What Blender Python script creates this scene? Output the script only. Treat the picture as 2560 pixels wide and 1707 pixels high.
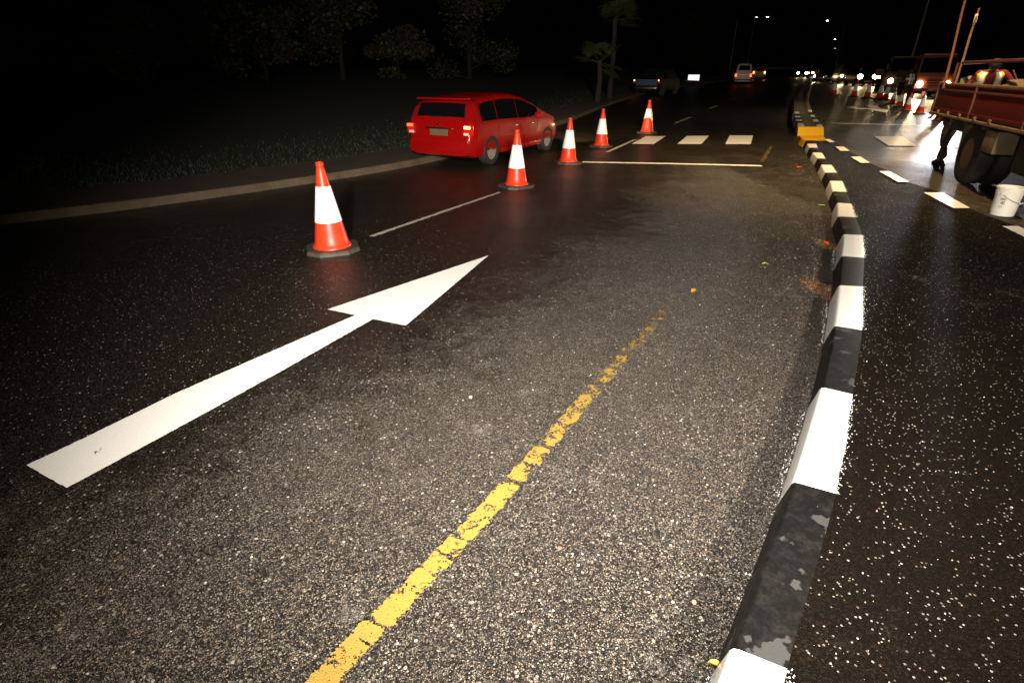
import bpy, bmesh, math, random
from mathutils import Vector, Matrix, noise
random.seed(7)
R = math.radians
S = bpy.context.scene
for o in list(bpy.data.objects): bpy.data.objects.remove(o)
# ------------------------------------------------------------------ camera, world, lights, exposure
FPX = 1361.0; TH = R(26.3); HC = 1.85
cam = bpy.data.cameras.new('camera'); camo = bpy.data.objects.new('camera', cam); S.collection.objects.link(camo)
cam.sensor_width = 36; cam.lens = FPX/2560*36; cam.clip_start = .05; cam.clip_end = 2000
camo.location = (0, 0, HC); camo.rotation_euler = (R(90)-TH, 0, 0); S.camera = camo
S.render.engine = 'CYCLES'
W = bpy.data.worlds.new('World'); S.world = W; W.use_nodes = True
bg = W.node_tree.nodes['Background']; bg.inputs[0].default_value = (.35, .28, .3, 1); bg.inputs[1].default_value = .0008
S.view_settings.view_transform = 'Standard'; S.view_settings.look = 'None'; S.view_settings.exposure = 0; S.view_settings.gamma = 1

def lamp(name, kind, loc, power, col, target=None, size=.1, angle=60, blend=.5):
    l = bpy.data.lights.new(name, kind); o = bpy.data.objects.new(name, l); S.collection.objects.link(o)
    l.energy = power; l.color = col; o.location = loc
    if kind in ('SPOT', 'POINT'): l.shadow_soft_size = size
    if kind == 'SPOT': l.spot_size = R(angle); l.spot_blend = blend
    if kind == 'AREA': l.size = size
    if target is not None: o.rotation_euler = (Vector(target)-Vector(loc)).to_track_quat('-Z', 'Y').to_euler()
    return o
# the photographer's flash just above the lens, and an added unseen fill spot behind the camera
lamp('camera_flash', 'SPOT', (.08, -.12, 2.25), 2350, (1, .955, .88), (.7, 4.9, 0), .05, 106, 1.0)
lamp('rear_fill_light', 'SPOT', (.8, -7.5, 3.9), 18500, (1, .89, .75), (1.7, 11, 0), .25, 58, 1.0)
# the street lamp beside the near end of the median, above the frame
lamp('street_lamp_light', 'SPOT', (7.0, 10.0, 9.0), 7500, (1, .68, .33), (6.8, 12, 0), .25, 84, 1.0)

lamp('added_right_fill_light', 'SPOT', (19.6, 22.2, 8.9), 4200, (1, .78, .50), (17, 22.5, 0), .25, 96, 1.0)  # added out of view so the right carriageway's markings show up

# ------------------------------------------------------------------ terrain profile and pixel helpers
PROF = [(15, 0), (37, .40), (62, .66), (110, 1.1), (200, 1.75), (420, 3.0)]
def ter(y):
    if y < 15: return 0.
    for (a, b), (c, d) in zip(PROF, PROF[1:]):
        if y <= c: return b+(d-b)*(y-a)/(c-a)
    return 3.0
def ray(px, py):
    u = (px-1280)/FPX; v = (853.5-py)/FPX
    return u, math.cos(TH)+v*math.sin(TH), -math.sin(TH)+v*math.cos(TH)
def gp(px, py, dz=0.):                       # where the sight line of a photo pixel meets the ground (+dz)
    u, a, b = ray(px, py); lo, hi = .3, 420.
    t = lo; st = .2
    while t < hi and HC+b*t > ter(a*t)+dz: t += st; st = max(.2, t*.01)
    l2 = t-st*1.05
    for _ in range(30):
        m = (l2+t)/2
        if HC+b*m > ter(a*m)+dz: l2 = m
        else: t = m
    return Vector((u*t, a*t, HC+b*t))
def at(px, py, t):
    u, a, b = ray(px, py); return Vector((u*t, a*t, HC+b*t))
ROADDIR = Vector((.426, .905, 0)).normalized(); RA = math.atan2(.905, .426)

# ------------------------------------------------------------------ object helpers
def tag(o, label=None, cat=None, group=None, kind=None):
    if label: o['label'] = label
    if cat: o['category'] = cat
    if group: o['group'] = group
    if kind: o['kind'] = kind
    return o
def empty(name, loc, rz=0, **k):
    o = bpy.data.objects.new(name, None); S.collection.objects.link(o); o.location = loc; o.rotation_euler = (0, 0, rz)
    o.empty_display_size = .1
    return tag(o, **k)
class MB:
    def __init__(s): s.v = []; s.f = []; s.m = []
    def add(s, vs, fs, mi=0):
        b = len(s.v); s.v += [tuple(v) for v in vs]; s.f += [tuple(i+b for i in f) for f in fs]; s.m += [mi]*len(fs); return s
    def box(s, c, d, rz=0, mi=0, rot=None, bev=0):
        M = rot if rot is not None else Matrix.Rotation(rz, 3, 'Z'); c = Vector(c)
        hx, hy, hz = d[0]/2, d[1]/2, d[2]/2
        if bev <= 0:
            P = [Vector((x, y, z)) for x in (-hx, hx) for y in (-hy, hy) for z in (-hz, hz)]
            return s.add([c+M@p for p in P], [(0, 1, 3, 2), (4, 6, 7, 5), (0, 4, 5, 1), (2, 3, 7, 6), (0, 2, 6, 4), (1, 5, 7, 3)], mi)
        bm = bmesh.new(); bmesh.ops.create_cube(bm, size=1)
        for v in bm.verts: v.co = Vector((v.co.x*d[0], v.co.y*d[1], v.co.z*d[2]))
        bmesh.ops.bevel(bm, geom=bm.edges[:], offset=bev, segments=2, affect='EDGES', profile=.6)
        bm.verts.index_update()
        s.add([c+M@v.co for v in bm.verts], [[v.index for v in f.verts] for f in bm.faces], mi); bm.free(); return s
    def lathe(s, prof, c=(0, 0, 0), n=28, mi=0, axis=None, cap=True):
        c = Vector(c); Q = Vector((0, 0, 1)).rotation_difference(Vector(axis).normalized()).to_matrix() if axis is not None else Matrix.Identity(3)
        vs = [c+Q@Vector((r*math.cos(2*math.pi*i/n), r*math.sin(2*math.pi*i/n), z)) for r, z in prof for i in range(n)]
        fs = [(k*n+i, k*n+(i+1) % n, (k+1)*n+(i+1) % n, (k+1)*n+i) for k in range(len(prof)-1) for i in range(n)]
        if cap: fs += [tuple(range(n-1, -1, -1)), tuple((len(prof)-1)*n+i for i in range(n))]
        return s.add(vs, fs, mi)
    def tube(s, pts, r, n=8, mi=0):
        pts = [Vector(p) for p in pts]; rs = r if isinstance(r, (list, tuple)) else [r]*len(pts); vs = []
        for i, p in enumerate(pts):
            d = (pts[min(i+1, len(pts)-1)]-pts[max(i-1, 0)]).normalized(); a = d.orthogonal().normalized() if i == 0 else (a-d*a.dot(d)).normalized(); b = d.cross(a)
            vs += [p+(a*math.cos(2*math.pi*k/n)+b*math.sin(2*math.pi*k/n))*rs[i] for k in range(n)]
        fs = [(j*n+i, j*n+(i+1) % n, (j+1)*n+(i+1) % n, (j+1)*n+i) for j in range(len(pts)-1) for i in range(n)]
        fs += [tuple(range(n-1, -1, -1)), tuple((len(pts)-1)*n+i for i in range(n))]
        return s.add(vs, fs, mi)
    def build(s, name, mats, parent=None, smooth=False, loc=None, **k):
        me = bpy.data.meshes.new(name); me.from_pydata(s.v, [], s.f)
        mats = mats if isinstance(mats, list) else [mats]
        for m in mats: me.materials.append(m)
        me.polygons.foreach_set('material_index', s.m)
        me.validate(); me.update()
        if smooth:
            me.polygons.foreach_set('use_smooth', [True]*len(me.polygons))
            me.set_sharp_from_angle(angle=R(38 if smooth is True else smooth))
        o = bpy.data.objects.new(name, me); S.collection.objects.link(o)
        if loc is not None: o.location = loc
        if parent: o.parent = parent
        return tag(o, **k)
def kids(o): return [c for c in bpy.data.objects if c.parent == o]
def copy_tree(o, parent=None):
    c = o.copy(); S.collection.objects.link(c); c.parent = parent
    for ch in kids(o): copy_tree(ch, c)
    return c

# ------------------------------------------------------------------ materials
def mat(name, col, rough=.5, metal=0, emit=None, es=0, coat=0, spec=.5, bump=0, bscale=60, var=0, vscale=3, col2=None):
    m = bpy.data.materials.new(name); m.use_nodes = True; N = m.node_tree.nodes; L = m.node_tree.links; p = N['Principled BSDF']
    p.inputs['Base Color'].default_value = (*col, 1); p.inputs['Roughness'].default_value = rough; p.inputs['Metallic'].default_value = metal
    p.inputs['Coat Weight'].default_value = coat; p.inputs['Coat Roughness'].default_value = .05; p.inputs['Specular IOR Level'].default_value = spec
    if emit: p.inputs['Emission Color'].default_value = (*emit, 1); p.inputs['Emission Strength'].default_value = es
    if bump or var:
        tc = N.new('ShaderNodeTexCoord')
    if bump:
        n = N.new('ShaderNodeTexNoise'); n.inputs['Scale'].default_value = bscale; n.inputs['Detail'].default_value = 5
        b = N.new('ShaderNodeBump'); b.inputs['Strength'].default_value = bump; b.inputs['Distance'].default_value = .01
        L.new(tc.outputs['Object'], n.inputs['Vector']); L.new(n.outputs[0], b.inputs['Height']); L.new(b.outputs[0], p.inputs['Normal'])
    if var:
        n = N.new('ShaderNodeTexNoise'); n.inputs['Scale'].default_value = vscale; n.inputs['Detail'].default_value = 8; n.inputs['Roughness'].default_value = .65
        r = N.new('ShaderNodeValToRGB'); r.color_ramp.elements[0].position = .5-.25*(1-var*.4); r.color_ramp.elements[1].position = .62
        c2 = col2 or tuple(c*.45 for c in col)
        r.color_ramp.elements[0].color = (*[c2[i]*var+col[i]*(1-var) for i in range(3)], 1); r.color_ramp.elements[1].color = (*col, 1)
        L.new(tc.outputs['Object'], n.inputs['Vector']); L.new(n.outputs[0], r.inputs[0]); L.new(r.outputs[0], p.inputs['Base Color'])
    return m
class NT:                                     # small node-graph helper
    def __init__(s, m): s.t = m.node_tree; s.N = s.t.nodes; s.L = s.t.links
    def n(s, t, **k):
        x = s.N.new('ShaderNode'+t)
        for a, b in k.items(): setattr(x, a, b)
        return x
    def set(s, sock, v):
        if hasattr(v, 'is_output') or isinstance(v, bpy.types.NodeSocket): s.L.new(v, sock)
        else: sock.default_value = v
    def math(s, op, a, b=0., c=0., clamp=False):
        x = s.n('Math', operation=op); x.use_clamp = clamp; s.set(x.inputs[0], a); s.set(x.inputs[1], b); s.set(x.inputs[2], c); return x.outputs[0]
    def mix(s, f, a, b, t='RGBA', bt='MIX'):
        x = s.n('Mix', data_type=t); x.blend_type = bt if t == 'RGBA' else 'MIX'
        i = {'RGBA': (6, 7, 2), 'FLOAT': (2, 3, 0)}[t]
        s.set(x.inputs[0], f); s.set(x.inputs[i[0]], a); s.set(x.inputs[i[1]], b); return x.outputs[i[2]]
    def noise(s, vec, sc, det=3, rough=.5):
        x = s.n('TexNoise'); s.L.new(vec, x.inputs['Vector']); x.inputs['Scale'].default_value = sc; x.inputs['Detail'].default_value = det; x.inputs['Roughness'].default_value = rough; return x.outputs[0]
    def vor(s, vec, sc, feature='F1'):
        x = s.n('TexVoronoi', feature=feature); s.L.new(vec, x.inputs['Vector']); x.inputs['Scale'].default_value = sc; return x
    def ss(s, v, a, b):
        x = s.n('MapRange', interpolation_type='SMOOTHSTEP'); s.set(x.inputs['Value'], v); x.inputs['From Min'].default_value = a; x.inputs['From Max'].default_value = b; return x.outputs[0]
def rgb(*c): return (*c, 1)

def asphalt(name, dark, grit, dust_attr=True, speck=.5, wet_r=.34, dry_r=.62, bumps=1.0, spec=.33):
    m = bpy.data.materials.new(name); m.use_nodes = True; g = NT(m); p = g.N['Principled BSDF']
    pos = g.n('NewGeometry').outputs['Position']
    if dust_attr:
        a = g.n('Attribute'); a.attribute_name = 'dust'; dust = a.outputs['Fac']
    else: dust = g.math('ADD', 0., .25)
    big = g.noise(pos, .9, 4, .6); med = g.noise(pos, 5.5, 5, .65); fine = g.noise(pos, 60, 2)
    d1 = g.math('ADD', dust, g.math('MULTIPLY', g.math('SUBTRACT', med, .5), .9))
    d1 = g.math('ADD', d1, g.math('MULTIPLY', g.math('SUBTRACT', big, .5), .8)); d1 = g.math('MULTIPLY', g.ss(d1, .12, .95), g.ss(dust, 0., .12))
    st = g.vor(pos, 150); edge = g.vor(pos, 150, 'DISTANCE_TO_EDGE').outputs['Distance']
    sep = g.n('SeparateColor'); g.L.new(st.outputs['Color'], sep.inputs[0]); rnd = sep.outputs[0]; rnd2 = sep.outputs[1]
    # stone tone: most are dark, some pale; the binder between is dark
    tone = g.math('POWER', rnd, 1.9); tone = g.math('MULTIPLY', tone, g.ss(edge, .02, .16))
    gritc = g.mix(rnd2, rgb(*[c*.75 for c in grit]), rgb(grit[0]*1.15, grit[1]*1.0, grit[2]*.82))
    base = g.mix(tone, rgb(*dark), gritc)
    dim = g.math('ADD', g.math('MULTIPLY', d1, .9), .20)
    base = g.mix(g.math('MULTIPLY', dim, 1., clamp=True), rgb(*dark), base)
    # chalky residue in drifts (paint dust, crushed stone)
    chalk = g.math('MULTIPLY', g.ss(g.noise(pos, 2.6, 8, .78), .54, .72), g.math('MULTIPLY', d1, g.ss(rnd2, .35, .75)))
    base = g.mix(g.math('MULTIPLY', chalk, .6), base, rgb(.42, .38, .34))
    # pale stone chips
    sp = g.vor(pos, 46); s2 = g.n('SeparateColor'); g.L.new(sp.outputs['Color'], s2.inputs[0])
    rad = g.math('MULTIPLY', s2.outputs[2], .30)
    chip = g.math('MULTIPLY', g.math('LESS_THAN', sp.outputs['Distance'], rad), g.math('GREATER_THAN', s2.outputs[0], g.math('SUBTRACT', 1-.24*speck, g.math('MULTIPLY', d1, .34*speck))))
    sp3 = g.vor(pos, 62); s3 = g.n('SeparateColor'); g.L.new(sp3.outputs['Color'], s3.inputs[0])
    chip2 = g.math('MULTIPLY', g.math('LESS_THAN', sp3.outputs['Distance'], g.math('MULTIPLY', s3.outputs[2], .36)), g.math('GREATER_THAN', s3.outputs[0], g.math('SUBTRACT', 1-.46*speck, g.math('MULTIPLY', d1, .10*speck))))
    base = g.mix(g.math('MULTIPLY', chip2, .75), base, g.mix(s3.outputs[1], rgb(.15, .115, .085), rgb(.40, .36, .31)))
    base = g.mix(g.math('MULTIPLY', chip, .8), base, g.mix(s2.outputs[1], rgb(.28, .22, .16), rgb(.62, .56, .49)))
    g.L.new(base, p.inputs['Base Color'])
    ro = g.mix(d1, wet_r, dry_r, 'FLOAT'); ro = g.math('ADD', ro, g.math('MULTIPLY', g.math('SUBTRACT', g.noise(pos, 1.1, 4, .6), .5), .34)); ro = g.math('ADD', ro, 0.)
    am = g.n('Attribute'); am.attribute_name = 'matt'
    g.set(p.inputs['Specular IOR Level'], g.mix(am.outputs['Fac'], spec, spec*.3, 'FLOAT'))
    g.L.new(g.math('ADD', ro, g.math('MULTIPLY', am.outputs['Fac'], .25)), p.inputs['Roughness'])
    h = g.math('ADD', g.ss(edge, 0., .22), g.math('MULTIPLY', rnd, .8)); h = g.math('ADD', h, g.math('MULTIPLY', fine, .5))
    b = g.n('Bump'); b.inputs['Distance'].default_value = .0035; g.set(b.inputs['Strength'], g.mix(d1, .42*bumps, .95*bumps, 'FLOAT')); g.L.new(h, b.inputs['Height']); g.L.new(b.outputs[0], p.inputs['Normal'])
    return m
def paint(name, col, wear=.0, rough=.42, dirt=.12, bumpd=.0015, edge=False, ws=38):
    m = bpy.data.materials.new(name); m.use_nodes = True; g = NT(m); p = g.N['Principled BSDF']; out = g.N['Material Output']
    pos = g.n('NewGeometry').outputs['Position']
    n1 = g.noise(pos, 7, 6, .65); n2 = g.noise(pos, 160, 2)
    c = g.mix(g.math('MULTIPLY', g.ss(n1, .45, .8), dirt), rgb(*col), rgb(*[x*.55 for x in col])); g.L.new(c, p.inputs['Base Color'])
    p.inputs['Roughness'].default_value = rough
    v = g.vor(pos, 95, 'DISTANCE_TO_EDGE').outputs['Distance']
    b = g.n('Bump'); b.inputs['Strength'].default_value = .5; b.inputs['Distance'].default_value = bumpd; g.L.new(g.math('ADD', n2, g.ss(v, 0, .3)), b.inputs['Height']); g.L.new(b.outputs[0], p.inputs['Normal'])
    if wear:
        # worn road paint: gaps show the asphalt beneath
        a = g.n('Attribute'); a.attribute_name = 'wear'
        w1 = g.noise(pos, ws, 5, .62); w2 = g.noise(pos, 11, 4, .6); w = g.math('ADD', g.math('MULTIPLY', w1, .55), g.math('MULTIPLY', w2, .45))
        hole = g.math('MULTIPLY', g.math('LESS_THAN', g.vor(pos, 70).outputs['Distance'], .16), .3)
        keep = g.math('GREATER_THAN', g.math('ADD', g.math('SUBTRACT', w, hole), 0), g.math('ADD', g.math('MULTIPLY', a.outputs['Fac'], .36), .335))
        tr = g.n('BsdfTransparent'); mx = g.n('MixShader'); g.L.new(keep, mx.inputs[0]); g.L.new(tr.outputs[0], mx.inputs[1]); g.L.new(p.outputs[0], mx.inputs[2]); g.L.new(mx.outputs[0], out.inputs[0])
    return m
M = {}
M['road'] = asphalt('asphalt_wet', (.0045, .0034, .0026), (.31, .275, .235), True, .42)
M['island'] = asphalt('asphalt_new', (.0050, .0038, .0028), (.06, .044, .030), True, .5, .80, .85, 1.0, .03)
M['white'] = paint('white_road_paint', (.84, .82, .775), 0, .45, .05, .0006)
M['worn_white'] = paint('worn_white_paint', (.50, .45, .36), 1, .5, .4)
M['yellow'] = paint('worn_yellow_paint', (.31, .195, .038), 1, .5, .25, ws=75)
M['kerb_white'] = paint('kerb_white', (.80, .785, .73), 0, .3, .10, .0008)
M['kerb_yellow'] = paint('kerb_yellow', (.80, .40, .015), 0, .35, .2, .0008)
m = bpy.data.materials.new('kerb_black'); m.use_nodes = True; g = NT(m); p = g.N['Principled BSDF']; pos = g.n('NewGeometry').outputs['Position']
refl_patch = g.ss(g.noise(pos, 6.5, 4, .55), .60, .63); brs = g.noise(pos, 22, 6, .7)  # grey patches: reflections in wet black paint, put into the colour
c = g.mix(g.ss(brs, .4, .75), rgb(.006, .0055, .005), rgb(.020, .018, .016)); c = g.mix(g.math('MULTIPLY', refl_patch, .8), c, rgb(.06, .058, .056)); g.L.new(c, p.inputs['Base Color'])
g.L.new(g.mix(refl_patch, .5, .65, 'FLOAT'), p.inputs['Roughness']); p.inputs['Specular IOR Level'].default_value = .25; b = g.n('Bump'); b.inputs['Strength'].default_value = .35; b.inputs['Distance'].default_value = .003; g.L.new(g.noise(pos, 70, 4), b.inputs['Height']); g.L.new(b.outputs[0], p.inputs['Normal'])
M['kerb_black'] = m
M['concrete'] = mat('old_concrete', (.11, .08, .045), .85, var=.9, vscale=2.5, bump=.5, bscale=40)
M['soil'] = mat('verge_soil', (.055, .033, .018), .9, var=.7, vscale=1.5, bump=.8, bscale=12)
M['grass'] = mat('grass_blades', (.020, .030, .006), .7)
M['orange'] = mat('cone_orange', (.68, .042, .010), .40, var=.6, vscale=14, col2=(.30, .025, .01), spec=.4)
M['rubber'] = mat('black_rubber', (.035, .028, .022), .55, var=.6, vscale=8, col2=(.12, .09, .06), bump=.3)
M['sleeve'] = mat('cone_white_sleeve', (.95, .95, .95), .3, var=.45, vscale=22, col2=(.55, .50, .46))
M['tyre'] = mat('tyre', (.018, .014, .011), .7, bump=.4, bscale=30)
M['glass'] = mat('dark_glass', (.004, .004, .005), .06, spec=.6)
M['chrome'] = mat('bright_metal', (.6, .58, .55), .25, 1)
M['alloy'] = mat('alloy_rim', (.24, .23, .20), .4, .1)
M['redcar'] = mat('red_car_paint', (.27, .002, .002), .4, coat=.6, spec=.2)
M['blackplastic'] = mat('black_plastic', (.012, .012, .012), .45)
M['steel'] = mat('galvanised_steel', (.32, .30, .27), .5, .6, var=.4, vscale=6)
M['dark_steel'] = mat('dark_steel', (.03, .025, .02), .6, .3, var=.5, vscale=8)
M['plate'] = mat('number_plate', (.6, .58, .5), .4)
M['leafg'] = mat('leaf_green', (.022, .034, .010), .6, var=.5, vscale=1.2, col2=(.09, .05, .02))
M['leafd'] = mat('leaf_dark', (.02, .034, .010), .6)
M['bark'] = mat('bark', (.014, .010, .008), .9, bump=.7, bscale=15)
def em(name, c, s): return mat(name, tuple(min(1, x*.5) for x in c), .3, emit=c, es=s)
M['head_warm'] = em('headlight_warm', (1, .72, .36), 60); M['head_cool'] = em('headlight_cool', (.95, .95, 1), 60)
M['tail'] = em('tail_light_lit', (1, .05, .02), 7); M['tailhot'] = em('tail_light_hot', (1, .22, .05), 14); M['taildim'] = mat('tail_lens', (.20, .004, .004), .25, emit=(1, .02, .01), es=.25)
M['lampglow'] = em('street_lamp_glow', (1, .92, .88), 30); M['lampdim'] = em('street_lamp_dim', (1, .9, .85), 4)

# ------------------------------------------------------------------ traced lines on the ground
Z2 = 1.08844                                  # the first survey of the photo was made at 2352 px width
def s2(l): return [(x*Z2, y*Z2) for x, y in l]
YL = [gp(x, y) for x, y in s2([(655, 1650), (748, 1560), (822, 1478), (916, 1385), (1012, 1285), (1110, 1182), (1205, 1078), (1302, 968), (1400, 855), (1478, 770), (1550, 680)])]
KZ = .16
kL = s2([(1555, 1790), (1680, 1484), (1820, 1105), (1885, 888), (1915, 748), (1926, 655), (1932, 588), (1936, 538), (1924, 497), (1920, 465)])
kR = s2([(1760, 1850), (1808, 1535), (1920, 1133), (1958, 905), (1980, 758), (1982, 658), (1985, 592), (1980, 540), (1965, 499), (1958, 467)])
kL = kL[:9]+[(2092.6, 507), (2081.8, 478.5), (2074.4, 452), (2062.8, 431.6), (2052.8, 412.2), (2043.7, 395.6), (2031.3, 381.4), (2023.8, 369.4), (2018, 359.5), (2013, 351.5)]
kR = kR[:9]+[(2127.4, 509.5), (2115.8, 479.7), (2104.2, 453.1), (2091, 431.6), (2077.7, 412.5), (2064.4, 396.8), (2054.5, 382.3), (2044.6, 369.7), (2040.4, 359.8), (2036, 351.5)]
KL = [gp(x, y, KZ) for x, y in kL]; KR = [gp(x, y, KZ) for x, y in kR]
cols = ['w' if i % 2 == 0 else 'b' for i in range(len(KL)-1)]       # painted blocks from below the frame to the nose
rE = [(2061, 349), (2074, 348.5), (2088, 356), (2109, 367), (2124, 377.7), (2150.6, 392), (2174.7, 407.5), (2223.6, 428.8), (2271.5, 455), (2356.5, 482), (2425, 521), (2545, 566), (2640, 607), (2860, 700), (3100, 800)]
RE = [gp(x, y, KZ) for x, y in rE]
def cr(P, k=6):                               # Catmull-Rom through traced points
    out = []
    for i in range(len(P)-1):
        a, b, c, d = P[max(i-1, 0)], P[i], P[i+1], P[min(i+2, len(P)-1)]
        for j in range(k):
            t = j/k; out.append(.5*((2*b)+(c-a)*t+(2*a-5*b+4*c-d)*t*t+(3*b-a-3*c+d)*t**3))
    return out+[P[-1]]

def poly_dist(p, P):
    best = 1e9; sg = 1
    for a, b in zip(P, P[1:]):
        ab = Vector((b.x-a.x, b.y-a.y)); ap = Vector((p[0]-a.x, p[1]-a.y)); t = max(0, min(1, ap.dot(ab)/ab.length_squared)); d = (ap-ab*t).length
        if d < best: best = d; sg = 1 if ab.x*ap.y-ab.y*ap.x < 0 else -1
    return best*sg                            # + on the right-hand side
def sst(v, a, b): t = max(0, min(1, (v-a)/(b-a))); return t*t*(3-2*t)

# ------------------------------------------------------------------ ground sheet with the carriageways' asphalt
def lin(a, b, s): n = int(round((b-a)/s)); return [a+(b-a)*i/n for i in range(n+1)]
def ground():
    xs = [-260, -120, -60, -30]+lin(-16, 16, .25)+[18, 21, 25, 30, 36, 45, 60, 90, 140, 260]
    ys = [-40, -15, -6]+lin(-2, 26, .25)+[28, 31, 34, 37, 41, 45, 50, 56, 62, 75, 90, 110, 150, 200, 300, 420]
    mb = MB(); n = len(xs)
    YLx = YL+[YL[-1]+ROADDIR*3, YL[-1]+ROADDIR*12]
    mb.add([(x, y, ter(y)) for y in ys for x in xs], [(j*n+i, j*n+i+1, (j+1)*n+i+1, (j+1)*n+i) for j in range(len(ys)-1) for i in range(n-1)])
    o = mb.build('road', M['road'], smooth=80, kind='structure')
    at_ = o.data.attributes.new('dust', 'FLOAT', 'POINT'); v = []
    edgeR = list(reversed(RE))
    for y in ys:
        for x in xs:
            if -16 <= x <= 16 and -2 <= y <= 26:
                d = poly_dist((x, y), YLx); w = .75*sst(d, -2.6-.25*max(0, 4-y), -.2)
                if x > 4.5 and y > 6: w = max(min(w, .36), .16)
                w *= 1-.35*sst(y, 9, 16)
                w = max(w, .05+.30*sst(-y, -3.2, -1.0))
            else: w = .06
            v.append(w)
    at_.data.foreach_set('value', v)
    am = o.data.attributes.new('matt', 'FLOAT', 'POINT'); am.data.foreach_set('value', [(max(.45*sst(x, 6, 9)*sst(y, 11, 15), sst(x, 3, 4.5)*(1-sst(y, 11.5, 15))) if x > 6 or y < 8 else sst(x, 3, 4.5)*.3) for y in ys for x in xs])
    return o
ground()

def sheet(name, pts, dz, m, sub=1, parent=None, jag=0, seg=.06, **k):
    """flat polygon laid on the ground; its outline is finely cut and a little ragged like brushed paint"""
    P = []
    for a, b in zip(pts, pts[1:]+pts[:1]):
        n = max(1, int((b-a).length/seg)) if jag else max(1, int((b-a).length/4))
        for i in range(n):
            q = a.lerp(b, i/n); nr = Vector((b.y-a.y, a.x-b.x, 0)).normalized()
            if jag and i: q = q+nr*random.gauss(0, jag)
            P.append(q)
    mb = MB(); mb.add([(q.x, q.y, ter(q.y)+dz) for q in P], [tuple(range(len(P)))])
    return mb.build(name, m, parent, **k)
# the big arrow in the near lane (traced corners)
arr = [gp(x, y, .004) for x, y in s2([(61, 1068), (153, 1121), (420, 977), (640, 856), (857, 733), (932, 748), (1122, 587), (752, 711), (816, 724), (640, 800), (400, 905), (200, 1003)])]
sheet('lane_arrow', arr, .006, M['white'], jag=.0015, seg=.02, kind='structure', label='long white straight-ahead arrow freshly painted in the near lane')
ZL = lambda l, ox, oy, s: [(ox+x/s, oy+y/s) for x, y in l]
zi = 0
for i, l in enumerate([ZL([(1150, 1085), (1392, 1085), (1248, 1182), (975, 1180)], 1380, 120, 4.9), ZL([(1655, 1082), (1922, 1080), (1828, 1182), (1532, 1180)], 1380, 120, 4.9), ZL([(215, 1076), (503, 1076), (473, 1183), (163, 1183)], 1780, 120, 4.9),
                       ZL([(1190, 1057), (1412, 1057), (1525, 1133), (1305, 1130)], 1800, 0, 3.095), ZL([(1610, 1068), (1870, 1068), (2010, 1146), (1740, 1146)], 1800, 0, 3.095)]):
    sheet('crossing_stripe', [gp(x, y) for x, y in reversed(l)], .008, M['white'], jag=.006, seg=.08, kind='structure')
def strip(name, pts, w, dz, m, jag=0, worn=None, seg=.05, **k):
    P = cr([Vector(p) for p in pts], max(2, int((Vector(pts[0])-Vector(pts[-1])).length/max(1, len(pts)-1)/seg))); mb = MB(); vs = []; n = len(P); wv = []
    for i, q in enumerate(P):
        d = (P[min(i+1, n-1)]-P[max(i-1, 0)]); nr = Vector((-d.y, d.x, 0)).normalized(); ww = w if not callable(w) else w(i/(n-1))
        for s in (-1, -.33, .33, 1):
            e = q+nr*(ww/2*s+(random.gauss(0, jag) if abs(s) == 1 else 0)); vs.append((e.x, e.y, ter(e.y)+dz)); wv.append((worn(i/(n-1)) if worn else 0)+(.10 if abs(s) == 1 else 0)*(1 if worn else 0))
    mb.add(vs, [(4*i+j+1, 4*i+j, 4*i+4+j, 4*i+5+j) for i in range(n-1) for j in range(3)])
    o = mb.build(name, m, None, **k); a = o.data.attributes.new('wear', 'FLOAT', 'POINT'); a.data.foreach_set('value', wv); return o
strip('yellow_edge_line', YL, .098, .006, M['yellow'], .004, lambda t: .23+.40*t**2.5+.42*max(0, math.sin(t*95+3*math.sin(t*31)))**14, .02, kind='structure')
strip('yellow_edge_line', [gp(*p) for p in [(1905, 405), (1915, 388), (1931, 362)]], .10, .006, M['yellow'], .004, lambda t: .55, kind='structure')
strip('stop_line', [gp(1456, 406), gp(1700, 410.5), gp(1904, 415.5)], .17, .006, M['white'], .003, kind='structure')
strip('stop_line', [gp(2079, 308.5), gp(2200, 311.5), gp(2330, 315)], .17, .006, M['white'], .003, kind='structure')
for a, b, w, wr in [((928, 592), (1250, 481.5), .075, .10), ((1517, 381), (1588, 349.5), .10, .1), ((1687, 309), (1727, 293.5), .10, .05), ((1774, 272), (1794, 265), .12, .05), ((1828, 250), (1842, 246), .12, .3), ((470, 604), (588, 579), .07, .74), ((1435, 312), (1494, 295), .09, .6), ((60, 700), (180, 668), .07, .86)]:
    A, B = gp(*a), gp(*b); strip('lane_line', [A, A.lerp(B, .5), B], w, .006, M['worn_white'], .004, (lambda t, wr=wr: wr), .05, kind='structure')
tw = [ZL([(1645, 730), (1735, 717), (1790, 738), (1925, 740), (1990, 746), (2062, 748), (2165, 760), (2140, 797), (1905, 752), (1822, 757)], 1780, 120, 4.9), ZL([(1870, 702), (2005, 706), (2066, 746), (1950, 738)], 1780, 120, 4.9)]
for l in tw: sheet('turn_arrow', [gp(x, y) for x, y in reversed(l)], .006 if l is tw[0] else .011, M['white'], kind='structure', label='white turning arrow painted on the far side of the median')
strip('lane_line', [gp(2271, 277), gp(2290, 284)], .14, .006, M['white'], kind='structure')

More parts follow.
